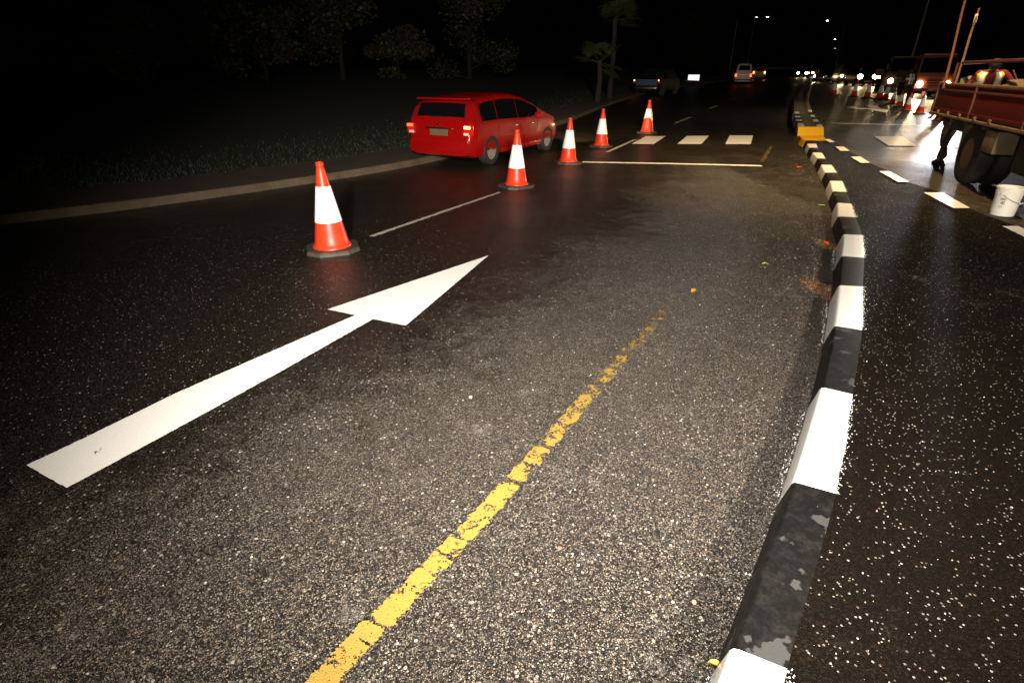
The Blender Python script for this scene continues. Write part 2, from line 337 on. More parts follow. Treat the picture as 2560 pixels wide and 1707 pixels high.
# ------------------------------------------------------------------ near median island with painted kerb
def kerb_run(PL, PR, cols, z, name, face_side=1, matmap=None, lab=None, bat=.035):
    """top strip + rounded arris + battered face, one mesh; block colours as materials"""
    mats = [M['kerb_white'], M['kerb_black'], M['kerb_yellow'], M['concrete']]; mb = MB()
    for i, c in enumerate(cols):
        a, b, r0, r1 = PL[i], PL[i+1], PR[i], PR[i+1]; k = 10
        mi = {'w': 0, 'b': 1, 'y': 2, 'c': 3}[c]
        def tang(j, P): return (P[min(j+1, len(P)-1)]-P[max(j-1, 0)]).normalized()
        rows = []
        for j in range(k+1):
            t = j/k
            def cc(P):
                p0, p1, p2, p3 = P[max(i-1, 0)], P[i], P[i+1], P[min(i+2, len(P)-1)]
                return .5*((2*p1)+(p2-p0)*t+(2*p0-5*p1+4*p2-p3)*t*t+(3*p1-p0-3*p2+p3)*t**3)
            l, r = cc(PL), cc(PR); l.z = ter(l.y)+z; r.z = ter(r.y)+z
            inn = (r-l).normalized()
            if c == 'w': r = r+inn*random.gauss(0, .003)
            wob = .0015*math.sin(l.y*40)
            rows.append([r, l+inn*.022, l+inn*.006+Vector((0, 0, -.005)), l-inn*.002+Vector((0, 0, -.02+wob)), Vector((l.x, l.y, ter(l.y)-.01))-inn*bat])
        vs = [v for r_ in rows for v in r_]
        fs = []
        for j in range(k):
            for q in range(4): a_ = j*5+q; f = (a_, a_+1, a_+6, a_+5); fs.append(f if face_side > 0 else f[::-1])
        mb.add(vs, fs, mi)
    return mb.build(name, mats, None, smooth=50, kind='structure', label=lab)
kerb_run(KL, KR, cols, KZ, 'median_kerb', lab='black and white painted kerb of the near median')
# paving of the island between the two kerbs
left = cr(KR, 4); right = cr(list(reversed(RE)), 4)
def island():
    mb = MB(); n = 90
    def samp(P, s):
        L = [0]
        for a, b in zip(P, P[1:]): L.append(L[-1]+(b-a).length)
        d = s*L[-1]
        for i in range(len(P)-1):
            if d <= L[i+1]+1e-9: return P[i].lerp(P[i+1], (d-L[i])/max(1e-9, L[i+1]-L[i]))
        return P[-1]
    vs = []; k = 12
    rt = [Vector((9.5, -1.5, KZ)), Vector((9.0, 2, KZ))]+right
    lt = [Vector((left[0].x-.3, -1.5, KZ))]+left
    ys = lin(-1.5, left[-1].y-.05, .2)
    def xat(P, y):
        for a, b in zip(P, P[1:]):
            if a.y <= y <= b.y: return a.x+(b.x-a.x)*(y-a.y)/max(1e-9, b.y-a.y)
        return P[-1].x if y > P[-1].y else P[0].x
    for y in ys:
        xl = xat(lt, y)-.03; xr = max(xat(rt, y), xl+.05)
        vs += [(xl+(xr-xl)*i/k, y, ter(y)+KZ-.004) for i in range(k+1)]
    K = k+1
    mb.add(vs, [(j*K+i, j*K+i+1, (j+1)*K+i+1, (j+1)*K+i) for j in range(len(ys)-1) for i in range(k)])
    e = [vs[j*K+k] for j in range(len(ys))]
    mb.add([v for p_ in e for v in (p_, (p_[0]+.05, p_[1], ter(p_[1])-.01))], [(2*j, 2*j+1, 2*j+3, 2*j+2) for j in range(len(e)-1)], 1)
    o = mb.build('median_paving', [M['island'], M['kerb_black']], None, smooth=30, kind='structure', label='dark asphalt top of the near median')
    a = o.data.attributes.new('dust', 'FLOAT', 'POINT'); a.data.foreach_set('value', [.20+.12*noise.noise(Vector(v.co)*.8) for v in o.data.vertices])
island()
for l in [[(2061, 349), (2074, 348.5), (2088, 356), (2074, 356.5)], [(2089, 367), (2109, 367), (2124, 377.7), (2101, 378)], [(2127, 392.6), (2150.6, 392), (2174.7, 407.5), (2152, 408)], [(2198.6, 428.8), (2223.6, 428.8), (2271.5, 455), (2244, 455)], [(2309.6, 482), (2356.5, 482), (2425, 521), (2384, 521)], [(2505, 566), (2545, 566), (2640, 605), (2592, 608)]]:
    sheet('kerb_block', [gp(x, y, KZ) for x, y in reversed(l)], KZ+.004, M['kerb_white'], jag=.004, seg=.05, kind='structure')
# yellow end of the near island: top strip and its left face
yt = [(1999, 340.5), (2056, 338.5), (2064, 347), (2036, 351.0), (2013, 352), (2003, 346)]
YT = [gp(x, y, KZ) for x, y in yt]
mb = MB(); n = len(YT); mb.add([(p.x, p.y, ter(p.y)+KZ) for p in YT]+[(p.x-(.05 if i > 2 else 0), p.y, ter(p.y)-.01) for i, p in enumerate(YT)], [tuple(range(n))[::-1]]+[(i, (i+1) % n, n+(i+1) % n, n+i) for i in range(n)])
mb.build('median_nose', M['kerb_yellow'], None, kind='structure', label='yellow painted end of the near median')
# far island: starts with a yellow vertical face beyond the crossing gap
FZ = .25
fl = [(1996, 318), (1993, 308), (1991.5, 303), (1988, 299), (1987, 294), (1986, 290), (1986.5, 285.5), (1985, 279), (1985, 262), (1989, 238), (2006, 214), (2014, 204)]
fli = [(2013, 318), (2007, 308), (2005, 303), (2003, 299), (2001, 294), (2000, 290), (1998.5, 285), (1998, 280), (1996, 263), (1999, 239), (2013, 214), (2019, 204)]
fr = [(2058, 318), (2054.5, 312), (2048, 304.8), (2044, 298.5), (2038.8, 292.8), (2035.4, 287.3), (2031, 281), (2029, 275), (2023, 258), (2022, 240), (2026, 222), (2030, 205)]
fri = [(2043, 318), (2040, 312), (2034, 304.8), (2031, 299), (2028, 292.8), (2025.5, 287.3), (2022.5, 281), (2019, 275), (2015, 258), (2014.5, 240), (2020, 222), (2026, 205)]
FL, FLI, FR, FRI = [[gp(x, y, FZ) for x, y in l] for l in (fl, fli, fr, fri)]
kerb_run(FL, FLI, list('wbwbwbwcccc'), FZ, 'far_median_kerb', lab='black and white kerb on the left side of the far median')
kerb_run(FR, FRI, list('wbwbwbwcccc'), FZ, 'far_median_kerb', -1, lab='black and white kerb on the right side of the far median')
mb = MB(); vs = []
for a, b in zip(FLI, FRI): vs += [(a.x, a.y, ter(a.y)+FZ-.012), (b.x, b.y, ter(b.y)+FZ-.012)]
mb.add(vs, [(2*i, 2*i+1, 2*i+3, 2*i+2) for i in range(len(FLI)-1)])
mb.build('far_median_top', mat('median_soil', (.075, .055, .02), .9, var=.8, vscale=2, bump=.8, bscale=20), None, kind='structure', label='dull earth between the kerbs of the far median')
a, b = FL[0], FR[0]; fw = (b-a).normalized(); out = Vector((fw.y, -fw.x, 0))
mb = MB(); mb.add([a-fw*.01, b+fw*.01, Vector((b.x, b.y, ter(b.y)-.02))+out*.10+fw*.04, Vector((a.x, a.y, ter(a.y)-.02))+out*.10-fw*.02, a-fw*.01-out*.12, b+fw*.01-out*.12], [(0, 3, 2, 1), (4, 0, 1, 5)])
for v in (4, 5): mb.v[v] = (mb.v[v][0], mb.v[v][1], mb.v[v][2]+.003)
for v in (0, 1): mb.v[v] = (mb.v[v][0]+out.x*.012, mb.v[v][1]+out.y*.012, mb.v[v][2]+.003)
mb.build('far_median_nose', M['kerb_yellow'], None, kind='structure', label='bright yellow end face of the far median')

# ------------------------------------------------------------------ left kerb, footway and grass verge
lk = [gp(*p) for p in [(-900, 625), (-350, 590), (0, 562), (553, 492), (1017, 418), (1250, 360), (1420, 305), (1545, 256), (1660, 226), (1790, 207), (1850, 196)]]
def band(P, offs, zs, m, name, k=6, **kw):
    C = cr(P, k); mb = MB(); vs = []
    for i, q in enumerate(C):
        d = C[min(i+1, len(C)-1)]-C[max(i-1, 0)]; nr = Vector((-d.y, d.x, 0)).normalized()
        for o_, z in zip(offs, zs): e = q+nr*o_; vs.append((e.x, e.y, ter(e.y)+z))
    K = len(offs); mb.add(vs, [(i*K+j, (i+1)*K+j, (i+1)*K+j+1, i*K+j+1) for i in range(len(C)-1) for j in range(K-1)]); return mb.build(name, m, None, smooth=40, kind='structure', **kw)
band(lk, (-.02, 0, .02, .14), (-.01, .10, .125, .125), M['concrete'], 'kerb', label='weathered concrete kerb along the left edge of the road')
band(lk, (.14, .9, 1.6), (.12, .13, .15), M['soil'], 'footpath')
band(lk, (1.6, 6, 14, 30), (.15, .35, .8, 1.6), mat('verge_ground', (.007, .008, .003), .9, var=.6, vscale=2, bump=.8, bscale=9), 'verge')
C = cr(lk, 30); mb = MB()
for q_ in range(16000):
    i = random.randrange(1, len(C)-1); f = (C[i].length < 45)
    d = C[i+1]-C[i-1]; nr = Vector((-d.y, d.x, 0)).normalized(); o_ = 1.45+abs(random.gauss(0, 1.3)); e = C[i].lerp(C[i+1], random.random())+nr*o_
    if e.y < 1: continue
    h = random.uniform(.03, .09); a = random.uniform(0, 6.28); w = .012; zz = ter(e.y)+.13+.05*max(0, o_-1.6); t = Vector((math.cos(a)*w, math.sin(a)*w, 0)); ln = Vector((random.gauss(0, .03), random.gauss(0, .03), h)); e.z = zz
    mb.add([e-t, e+t, e+ln], [(0, 1, 2)])
mb.build('grass', M['grass'], None, kind='stuff')
#PART2
# ------------------------------------------------------------------ traffic cones
def make_cone(h=.97, torn=0, dented=0):
    r = empty('traffic_cone', (0, 0, 0)); k = h/.97
    mb = MB(); a = .285*k; c = .13*k
    oc = [(a, -a+c), (a, a-c), (a-c, a), (-a+c, a), (-a, a-c), (-a, -a+c), (-a+c, -a), (a-c, -a)]
    lv = [(1.0, 0), (1.0, .030*k), (.95, .046*k), (.62, .052*k)]
    vs = [(x*s_, y*s_, z) for s_, z in lv for x, y in oc]
    mb.add(vs, [(j*8+i, j*8+(i+1) % 8, j*8+8+(i+1) % 8, j*8+8+i) for j in range(3) for i in range(8)]+[tuple(range(24, 32)), tuple(range(7, -1, -1))])
    mb.build('base', M['rubber'], r)
    def rad(z): return (.195-(.195-.036)*(z-.06)/(.94-.06))*1.0
    P = [(.215, .050), (.213, .062), (.200, .078), (.186, .10)]+[(rad(z), z) for z in (.2, .4, .6, .8, .90)]+[(.036, .915), (.043, .925), (.044, .955), (.036, .965), (.020, .965), (.020, .93)]
    MB().lathe([(a_*k, b_*k) for a_, b_ in P], n=32, cap=False).build('body', M['orange'], r, smooth=30)
    n = 40; mb = MB(); vs = []
    for i in range(n):
        ph = 2*math.pi*i/n; zb = .335
        if torn: zb = .335+.13*max(0, math.sin(ph*1+torn))**.7+.01*random.random()
        for t in (0, .33, .66, 1):
            z = zb+(.715-zb)*t; rr = rad(z)+.0035; vs.append((rr*k*math.cos(ph), rr*k*math.sin(ph), z*k))
    mb.add(vs, [(4*i+j, 4*((i+1) % n)+j, 4*((i+1) % n)+j+1, 4*i+j+1) for i in range(n) for j in range(3)])
    mb.build('sleeve', M['sleeve'], r, smooth=30)
    return r
cone0 = make_cone(); coneT = make_cone(.97, 4.2); coneS = make_cone(.75)
used = {}
def place_cone(src, p, rz, label, group, tilt=(0, 0), sc=1):
    o = src if src.name not in used else copy_tree(src); used[src.name] = 1
    o.location = p; o.rotation_euler = (tilt[0], tilt[1], rz); o.scale = (sc,)*3; o['label'] = label; o['category'] = 'traffic cone'; o['group'] = group
G1 = 'traffic cones standing along the lane line'; G2 = 'traffic cones guarding the right carriageway'
place_cone(cone0, gp(833, 624), R(20), 'orange cone with white sleeve standing nearest, left of the big white arrow', G1, (0, R(-.6)), 1.015)
place_cone(cone0, gp(1291, 467), R(35), 'orange cone in front of the red car\'s rear wheel, second in the line', G1, (R(.5), R(.4)))
place_cone(cone0, gp(1420, 408.5), R(10), 'orange cone at the left end of the white stop line', G1, (0, R(.7)), .99)
place_cone(cone0, gp(1502, 367.5), R(50), 'orange cone between the stop line and the first crossing stripe, fourth in the line', G1)
place_cone(coneT, gp(1617, 333), R(40), 'orange cone with torn white sleeve, farthest of the lane line cones', G1, (0, R(-.5)), 1.02)
for px, py, h, lab in [(2083.5, 239, 1.02, 'leftmost cone of the right carriageway, lit from behind'), (2134, 242.5, 1.02, 'second cone from the left on the right carriageway, below the bright headlights'), (2167, 246, 1.0, 'third cone from the left on the right carriageway, below the dark minibus'),
                       (2197, 248, 1.05, 'taller looking cone in front of the left foot of the distant worker')]:
    place_cone(cone0, gp(px, py), random.random(), lab, G2, (0, 0), h)
for px, py, h, lab, b_ in [(2212, 250, .95, 'cone seen as a red silhouette in the gap between worker and cone row', 0), (2230, 260, 1.0, 'small cone to the left of the worker with reflective vest', 1), (2247, 268, 1.02, 'small cone before the worker with reflective vest, throwing a long shadow', 1), (2267, 277, 1.03, 'small cone with long dark shadow in front of the first lorry', 1), (2298, 285, 1.12, 'small cone nearest the tail of the red truck', 1), (2345, 302, 1.0, 'cone half hidden under the tail of the red truck', 1)]:
    place_cone(coneS if b_ else cone0, gp(px, py), random.random(), lab, G2, (0, 0), h)

# ------------------------------------------------------------------ paint bucket
p = gp(2503, 537); bk = empty('bucket', p, R(20), label='white plastic paint bucket with wire handle standing on the right carriageway', cat='bucket'); k = .40/.37
MB().lathe([(r*k, z*k) for r, z in [(.125, 0), (.131, .004), (.142, .27), (.149, .272), (.149, .281), (.143, .283), (.144, .296), (.151, .298), (.151, .310), (.145, .312), (.147, .345), (.155, .347), (.155, .365), (.147, .367), (.143, .36), (.136, .05), (.05, .04)]], n=48, cap=False).build('tub', mat('bucket_plastic', (.72, .69, .60), .4, spec=.4), bk, smooth=28)
MB().lathe([(.125*k, 0.001), (.01, .001)], n=48, cap=False).build('bottom', M['kerb_white'], bk)
vdir = math.atan2(-p.y, -p.x)-R(20)
def onb(th, z, o=.0025): r = (.131+(.142-.131)*z/.27)*k+o; return (r*math.cos(vdir+th), r*math.sin(vdir+th), z*k)
pts = []
for i in range(17):
    a = math.pi*i/16; pts.append(onb(R(-25)+a*1.02, .285-.105*math.sin(a)*1, .012+.02*math.sin(a)))
MB().tube(pts, .0028, 6).build('handle', mat('handle_wire', (.20, .17, .14), .4, .7), bk, smooth=60)
g_ = pts[8]; d = (Vector(pts[9])-Vector(pts[7])).normalized(); MB().tube([Vector(g_)-d*.045, Vector(g_)+d*.045], .010, 10).build('grip', M['kerb_white'], bk, smooth=60)
for s_ in (0, -1): MB().lathe([(.016, 0), (.014, .014)], c=pts[s_], n=12, axis=(pts[s_][0], pts[s_][1], 0)).build('ear', M['kerb_white'], bk)
mb = MB()
def lab(t0, t1, z0, z1, mi):
    n = 4; mb.add([onb(t0+(t1-t0)*i/n, z, .002) for i in range(n+1) for z in (z0, z1)], [(2*i, 2*i+2, 2*i+3, 2*i+1) for i in range(n)], mi)
lab(R(-28), R(-4), .208, .232, 0)
for i in range(5): lab(R(-26+i*4.4), R(-23.8+i*4.4), .214, .226, 1)
random.seed(5)
for i in range(6):
    for j in range(5):
        if random.random() < .62: lab(R(-26+i*3.6), R(-22.8+i*3.6), .150+j*.0095, .158+j*.0095, 0)
for j in range(6): lab(R(-27), R(random.uniform(-12, -6)), .090+j*.009, .094+j*.009, 2)
lab(R(-30), R(-21), .048, .070, 0); lab(R(-13), R(-8), .048, .070, 0)
mb.build('print', [mat('print_dark', (.05, .07, .05), .5), M['kerb_white'], mat('print_pale', (.35, .28, .25), .5)], bk)
random.seed(11)

# ------------------------------------------------------------------ vehicles
def interp(P, x):
    if x <= P[0][0]: return P[0][1]
    for (a, b), (c, d) in zip(P, P[1:]):
        if x <= c: t = (x-a)/(c-a) if c > a else 1; return b+(d-b)*t
    return P[-1][1]
class Car:
    def __init__(s, L, Wd, top, belt, clear=.22, roof=None, tumble=.17):
        s.L, s.W, s.top, s.belt, s.clear, s.tumble = L, Wd, top, belt, clear, tumble; s.roof = roof or max(z for _, z in top)
        xs = sorted(set([x for x, _ in top]+[L*i/46 for i in range(47)]+[.03, .06, .1, .16, .24, L-.03, L-.07, L-.13, L-.22])); s.xs = [x for x in xs if 0 <= x <= L]
    def hw(s, x):
        h = s.W/2; e = .32
        if x < e: h -= .10*((e-x)/e)**2.2
        if x > s.L-e*1.6: h -= .20*((x-s.L+e*1.6)/(e*1.6))**2
        return h
    def sec(s, x):
        zt = interp(s.top, x); zb = min(interp(s.belt, x), zt-.02); h = s.hw(x)
        f = max(0, (zt-zb)/(s.roof-interp(s.belt, x)))
        e = max(0, .10*(1-x/.22)) if x < .22 else 0; e2 = max(0, .14*(1-(s.L-x)/.3)) if x > s.L-.3 else 0
        cl = s.clear+e*.6+e2*.6; ht = h-.03-s.tumble*min(1, f)
        mz = cl+.42*(zb-cl)
        return [(0, cl), (h-.14, cl), (h-.05, cl+.03), (h-.012, cl+.14), (h, mz), (h-.004, zb-.14*(zb-cl)), (h-.03, zb), (h-.03-(s.tumble)*min(1, f)*.88, zb+(zt-zb)*.88), (ht-.05, zt-.012*min(1, f*3)), (ht*.6, zt+.018*min(1, f)), (0, zt+.028*min(1, f))]
    def body(s, m, parent):
        mb = MB(); vs = []; n = 0
        for x in s.xs:
            q = s.sec(x); ring = [(x, -y, z) for y, z in q]+[(x, y, z) for y, z in reversed(q[1:-1])]; n = len(ring); vs += ring
        K = len(s.xs); mb.add(vs, [(j*n+i, j*n+(i+1) % n, (j+1)*n+(i+1) % n, (j+1)*n+i) for j in range(K-1) for i in range(n)]+[tuple(range(n)), tuple(range((K-1)*n+n-1, (K-1)*n-1, -1))])
        return mb.build('body', m, parent, smooth=42)
    def cut(s, o, wheels, r, extra=()):
        for i, x in enumerate(wheels):
            for sd in (-1, 1):
                mb = MB(); mb.lathe([(r*1.13, -.18), (r*1.13, .3)], c=(x, sd*(s.W/2-.02), r), n=32, axis=(0, sd, 0)); c = mb.build('cutter', M['tyre'])
                md = o.modifiers.new('arch', 'BOOLEAN'); md.operation = 'DIFFERENCE'; md.solver = 'EXACT'; md.object = c
                c.parent = None
                s.cutters = getattr(s, 'cutters', [])+[c]
        dg = bpy.context.evaluated_depsgraph_get(); dg.update(); me = bpy.data.meshes.new_from_object(o.evaluated_get(dg)); o.modifiers.clear(); o.data = me
        me.set_sharp_from_angle(angle=R(42))
        for c in s.cutters: bpy.data.objects.remove(c)
        s.cutters = []
    def side(s, x0, x1, f0, f1, sd, mb, off=.006, n=14, mi=0):
        vs = []
        for i in range(n+1):
            x = x0+(x1-x0)*i/n; q = s.sec(x); (y0, z0), (y1, z1) = q[6], q[7]
            for f in (f0, f1):
                y = y0+(y1-y0)*f; z = z0+(z1-z0)*f; vs.append((x, sd*(y+off), z+off*.3))
        mb.add(vs, [(2*i, 2*i+2, 2*i+3, 2*i+1) for i in range(n)], mi)
    def face(s, x0, x1, f, mb, off=.007, n=10, mi=0, wf=1, sgn=-1, zt=None):
        vs = []
        for i in range(n+1):
            x = x0+(x1-x0)*i/n; q = s.sec(x); w = q[8][0]*f+.0*wf; z = interp(s.top, x)+.02
            for j in range(7):
                t = -1+2*j/6; vs.append((x+sgn*off, w*t, z+.012*(1-t*t)+off*.6))
        mb.add(vs, [(7*i+j, 7*i+j+1, 7*i+7+j+1, 7*i+7+j) for i in range(n) for j in range(6)], mi)
def wheel(parent, x, y, r, w=.2, rim='alloy', spokes=5, dual=False):
    sd = 1 if y > 0 else -1
    t = MB().lathe([(r*.62, -w/2), (r*.95, -w/2), (r, -w*.36), (r, w*.36), (r*.95, w/2), (r*.64, w/2), (r*.62, w*.3)], c=(0, 0, 0), n=40, axis=(0, sd, 0), cap=False).build('tyre', M['tyre'], None, smooth=40)
    e = empty('wheel', (x, y, r)); e.parent = parent; t.parent = e
    mb = MB().lathe([(r*.63, w*.42), (r*.60, w*.28), (r*.55, w*.14), (r*.2, w*.18)], n=32, axis=(0, sd, 0), cap=True)
    for i in range(spokes):
        a = 2*math.pi*i/spokes; d = Vector((math.cos(a), 0, math.sin(a))); mb.tube([d*r*.1+Vector((0, sd*w*.36, 0)), d*r*.6+Vector((0, sd*w*.34, 0))], r*.07, 6)
    mb.lathe([(r*.14, w*.1), (r*.13, w*.4)], n=12, axis=(0, sd, 0)); mb.build('rim', M[rim], e, smooth=40); return e
def boxpart(name, parent, c, d, m, bev=.01, **k): return MB().box(c, d, bev=bev).build(name, m, parent, smooth=30, **k)

M['lens_red'] = mat('red_lens', (.35, .004, .004), .2, coat=.6, emit=(1, .02, .005), es=.35)
# the red people carrier passing on the left
def rc():
    zz = lambda P: [(x, z*.885) for x, z in P]
    return Car(*[zz(a) if isinstance(a, list) else a for a in (4.35, 1.74, [(0, .62), (.035, .70), (.05, .93), (.10, 1.06), (.22, 1.35), (.34, 1.47), (.7, 1.545), (1.4, 1.60), (1.95, 1.59), (2.45, 1.50), (2.9, 1.33), (3.3, 1.13), (3.55, 1.03), (3.85, .95), (4.15, .84), (4.32, .66), (4.35, .5)], [(0, .92), (.1, 1.0), (1, 1.0), (3.0, .95), (3.6, .93), (4.35, .6)])], .19, 1.60*.885)
A = gp(1228, 412); B = gp(1368, 377); hd = math.atan2(B.y-A.y, B.x-A.x); wb = (B-A).length; f = Vector((math.cos(hd), math.sin(hd), 0)); rt = Vector((f.y, -f.x, 0))
print('red car wheelbase', wb, math.degrees(hd))
c = rc(); xr, xf = .78, .78+2.72
car = empty('car', A-f*xr-rt*.84, hd, label='bright red people carrier driving away with its tail lights lit', cat='car')
bo = c.body(M['redcar'], car); c.cut(bo, (xr, xf), .31)
mb = MB(); mb.box((2.14, 0, .42), (2.9, 1.2, .34)); mb.build('underbody', M['blackplastic'], car)
for x in (xr, xf):
    for sd in (-1, 1): wheel(car, x, sd*.77, .31, .2)
mb = MB(); c.face(.118, .265, .86, mb); mb.build('rear_window', M['glass'], car, smooth=True)
mb = MB(); c.face(2.62, 3.46, .88, mb, sgn=1); mb.build('windscreen', M['glass'], car, smooth=True)
for sd in (-1, 1):
    for x0, x1, nm in ((.46, 1.09, 'quarter_window'), (1.115, 2.0, 'side_window'), (2.025, 3.02, 'side_window')):
        mb = MB(); c.side(x0, x1, .07, .93, sd, mb); mb.build(nm, M['glass'], car, smooth=True)
    mb = MB(); mb.box((.07, sd*.75, .86*.88), (.12, .19, .22), bev=.03); t = mb.build('tail_light', M['lens_red'], car, smooth=40)
    MB().box((.005, sd*.75, .82), (.03, .15, .055), bev=.008).build('brake_lamp', M['tailhot'] if sd < 0 else M['tail'], t)
    MB().box((.012, sd*.72, .69), (.012, .13, .05), bev=.004).build('indicator', M['plate'], t)
    MB().box((3.86, sd*.70, .66), (.34, .16, .14), bev=.04).build('headlight', mat('headlight_lens', (.45, .40, .33), .15, coat=1), car, smooth=40)
    mb = MB(); mb.box((2.78, sd*.97, .92), (.10, .18, .12), bev=.03); mb.box((2.78, sd*.87, .89), (.05, .08, .03)); mb.build('wing_mirror', M['redcar'], car, smooth=40)
    for x in (1.80, 2.62):
        mb = MB(); mb.box((x, sd*.872, .745), (.17, .022, .028), bev=.008); mb.build('door_handle', M['chrome'], car, smooth=40)
    for x in (1.08, 2.01, 2.95):
        mb = MB(); mb.box((x, sd*.866, .56), (.008, .012, .50)); mb.build('door_seam', M['blackplastic'], car)
    mb = MB(); mb.box((2.14, sd*.868, .27), (1.95, .03, .10), bev=.012); mb.build('side_skirt', M['redcar'], car, smooth=40)
    MB().box((.02, sd*.70, .36), (.02, .14, .05), bev=.005).build('reflector', M['taildim'], car)
mb = MB()
for sd in (-1, 1): mb.box((.033, sd*.66, .78), (.01, .010, .30)); mb.box((.16, sd*.655, 1.12), (.35, .012, .012), rot=Matrix.Rotation(R(-57), 3, 'Y'))
mb.box((.030, 0, .535), (.01, 1.34, .012)); mb.build('tailgate_seam', M['blackplastic'], car)
MB().box((.02, 0, .86), (.02, .10, .045), bev=.01).build('badge_plate', M['chrome'], car, smooth=40)
MB().box((.07, 0, .40), (.16, 1.58, .26), bev=.05).build('rear_bumper', M['redcar'], car, smooth=40)
MB().box((.035, 0, .70), (.022, .46, .13), bev=.006).build('number_plate', mat('old_plate', (.12, .10, .05), .5), car)
MB().box((.028, 0, .785), (.03, .70, .030), bev=.008).build('tailgate_trim', M['chrome'], car, smooth=40)
MB().box((.25, 0, 1.352), (.26, 1.22, .035), bev=.012).build('roof_spoiler', M['redcar'], car, smooth=40)
MB().box((.095, .05, 1.0), (.015, .42, .015)).build('rear_wiper', M['blackplastic'], car)

for sd in (-1, 1):
    w = Vector(car.location)+f*4.42+rt*(sd*.62)+Vector((0, 0, .62)); lamp('car_headlight', 'SPOT', w, 1000, (1, .74, .40), w+f*16+Vector((0, 0, -.75)), .08, 60, .8)
def simple_car(kind, label, cat, loc, hd, pm, parts='rear', scale=1, group=None, L=4.3, Wd=1.72, prof=None, belt=None, light=None, name='parked'):
    c = Car(L, Wd, prof, belt, .25); e = empty(kind, loc, hd, label=label, cat=cat, group=group); c.body(pm, e)
    return c, e
VAN = [(0, .55), (.04, 1.0), (.10, 1.55), (.18, 1.88), (.35, 1.98), (3.9, 1.98), (4.15, 1.90), (4.45, 1.35), (4.62, 1.05), (4.68, .6)]; VB = [(0, 1.05), (4.68, 1.05)]
HATCH = [(0, .6), (.05, .92), (.16, 1.05), (.5, 1.38), (.9, 1.46), (2.2, 1.46), (2.9, 1.05), (3.7, .92), (4.1, .75), (4.15, .5)]; HB = [(0, .93), (3, .92), (4.15, .62)]
SED = [(0, .6), (.04, .95), (.8, 1.0), (1.3, 1.40), (2.4, 1.43), (3.1, 1.02), (4.0, .90), (4.4, .72), (4.45, .5)]; SB = [(0, .92), (3, .90), (4.45, .6)]
W_ = mat('white_vehicle_paint', (.55, .50, .46), .35, coat=.5)
def rear_kit(c, e, w, zl, lamp_, wy, wz, plate=True, win=(.06, .17), glass_f=.8, wheels=(.8, 3.3), r=.31):
    for sd in (-1, 1):
        MB().box((.03, sd*(w/2-.12), zl), (.10, .15, .26), bev=.03).build('tail_light', lamp_, e, smooth=40)
        for x in wheels: MB().lathe([(r, -.1), (r, .1)], c=(x, sd*(w/2-.08), r), n=24, axis=(0, 1, 0)).build('wheel', M['tyre'], e, smooth=40)
    mb = MB(); c.face(win[0], win[1], glass_f, mb); mb.build('rear_window', M['glass'], e, smooth=True)
    MB().box((.0, 0, zl-.15), (.03, .48, .12), bev=.004).build('number_plate', M['plate'], e)
    MB().box((-.02, 0, .45), (.14, w-.16, .16), bev=.03).build('rear_bumper', M['blackplastic'], e, smooth=40)
# white minibus far ahead
hdr = math.atan2(.905, .426)
p = gp(1857, 212); f2 = ROADDIR; r2 = Vector((f2.y, -f2.x, 0))
c, e = simple_car('minibus', 'white minibus far ahead on the left carriageway seen from behind', 'minibus', p-r2*.1, hdr+R(4), W_, L=4.68, Wd=1.72, prof=VAN, belt=VB)
rear_kit(c, e, 1.72, .88, M['tail'], 0, 0, win=(.075, .15), glass_f=.82)
MB().box((-.012, 0, .93), (.02, .62, .05), bev=.006).build('tailgate_trim', M['taildim'], e)
# yellow car in front of it
p = gp(1895, 199)
c, e = simple_car('car', 'small yellow car with red lights ahead of the white minibus', 'car', p, hdr+R(2), mat('yellow_car_paint', (.65, .42, .01), .3, coat=.6, emit=None), L=4.15, Wd=1.7, prof=HATCH, belt=HB)
rear_kit(c, e, 1.75, .90, M['tailhot'], 0, 0, win=(.2, .46), glass_f=.86)
# dark blue pickup on the left
p = gp(1626, 241)
PK = [(0, .62), (.03, 1.02), (1.75, 1.05), (1.80, 1.12), (1.98, 1.62), (2.3, 1.70), (3.2, 1.70), (3.85, 1.12), (4.9, .98), (5.05, .75), (5.1, .55)]
c, e = simple_car('pickup', 'dark blue pickup truck with small lit tail lights at the left kerb', 'pickup truck', p-r2*.35, hdr+R(-6), mat('blue_pickup_paint', (.004, .005, .010), .6, spec=.1), L=5.1, Wd=1.78, prof=PK, belt=[(0, 1.0), (3.8, 1.0), (5.1, .8)])
for sd in (-1, 1):
    t = MB().box((.0, sd*.82, .90), (.10, .10, .24), bev=.02).build('tail_light', M['taildim'], e, smooth=40)
    MB().box((-.05, sd*.82, .94), (.02, .06, .06), bev=.01).build('bulb', M['tailhot'], t)
    for x in (.95, 4.1): MB().lathe([(.36, -.11), (.36, .11)], c=(x, sd*.78, .36), n=24, axis=(0, 1, 0)).build('wheel', M['tyre'], e, smooth=40)
MB().box((-.10, 0, .50), (.16, 1.5, .12), bev=.02).build('rear_bumper', M['chrome'], e, smooth=40)
MB().box((-.005, 0, .82), (.02, 1.4, .36), bev=.006).build('tailgate', mat('tailgate_blue', (.025, .045, .11), .5), e)
MB().box((-.02, 0, .92), (.02, .16, .04), bev=.006).build('tailgate_handle', M['chrome'], e)
mb = MB(); c.face(1.84, 1.96, .85, mb); mb.build('rear_window', M['glass'], e, smooth=True)

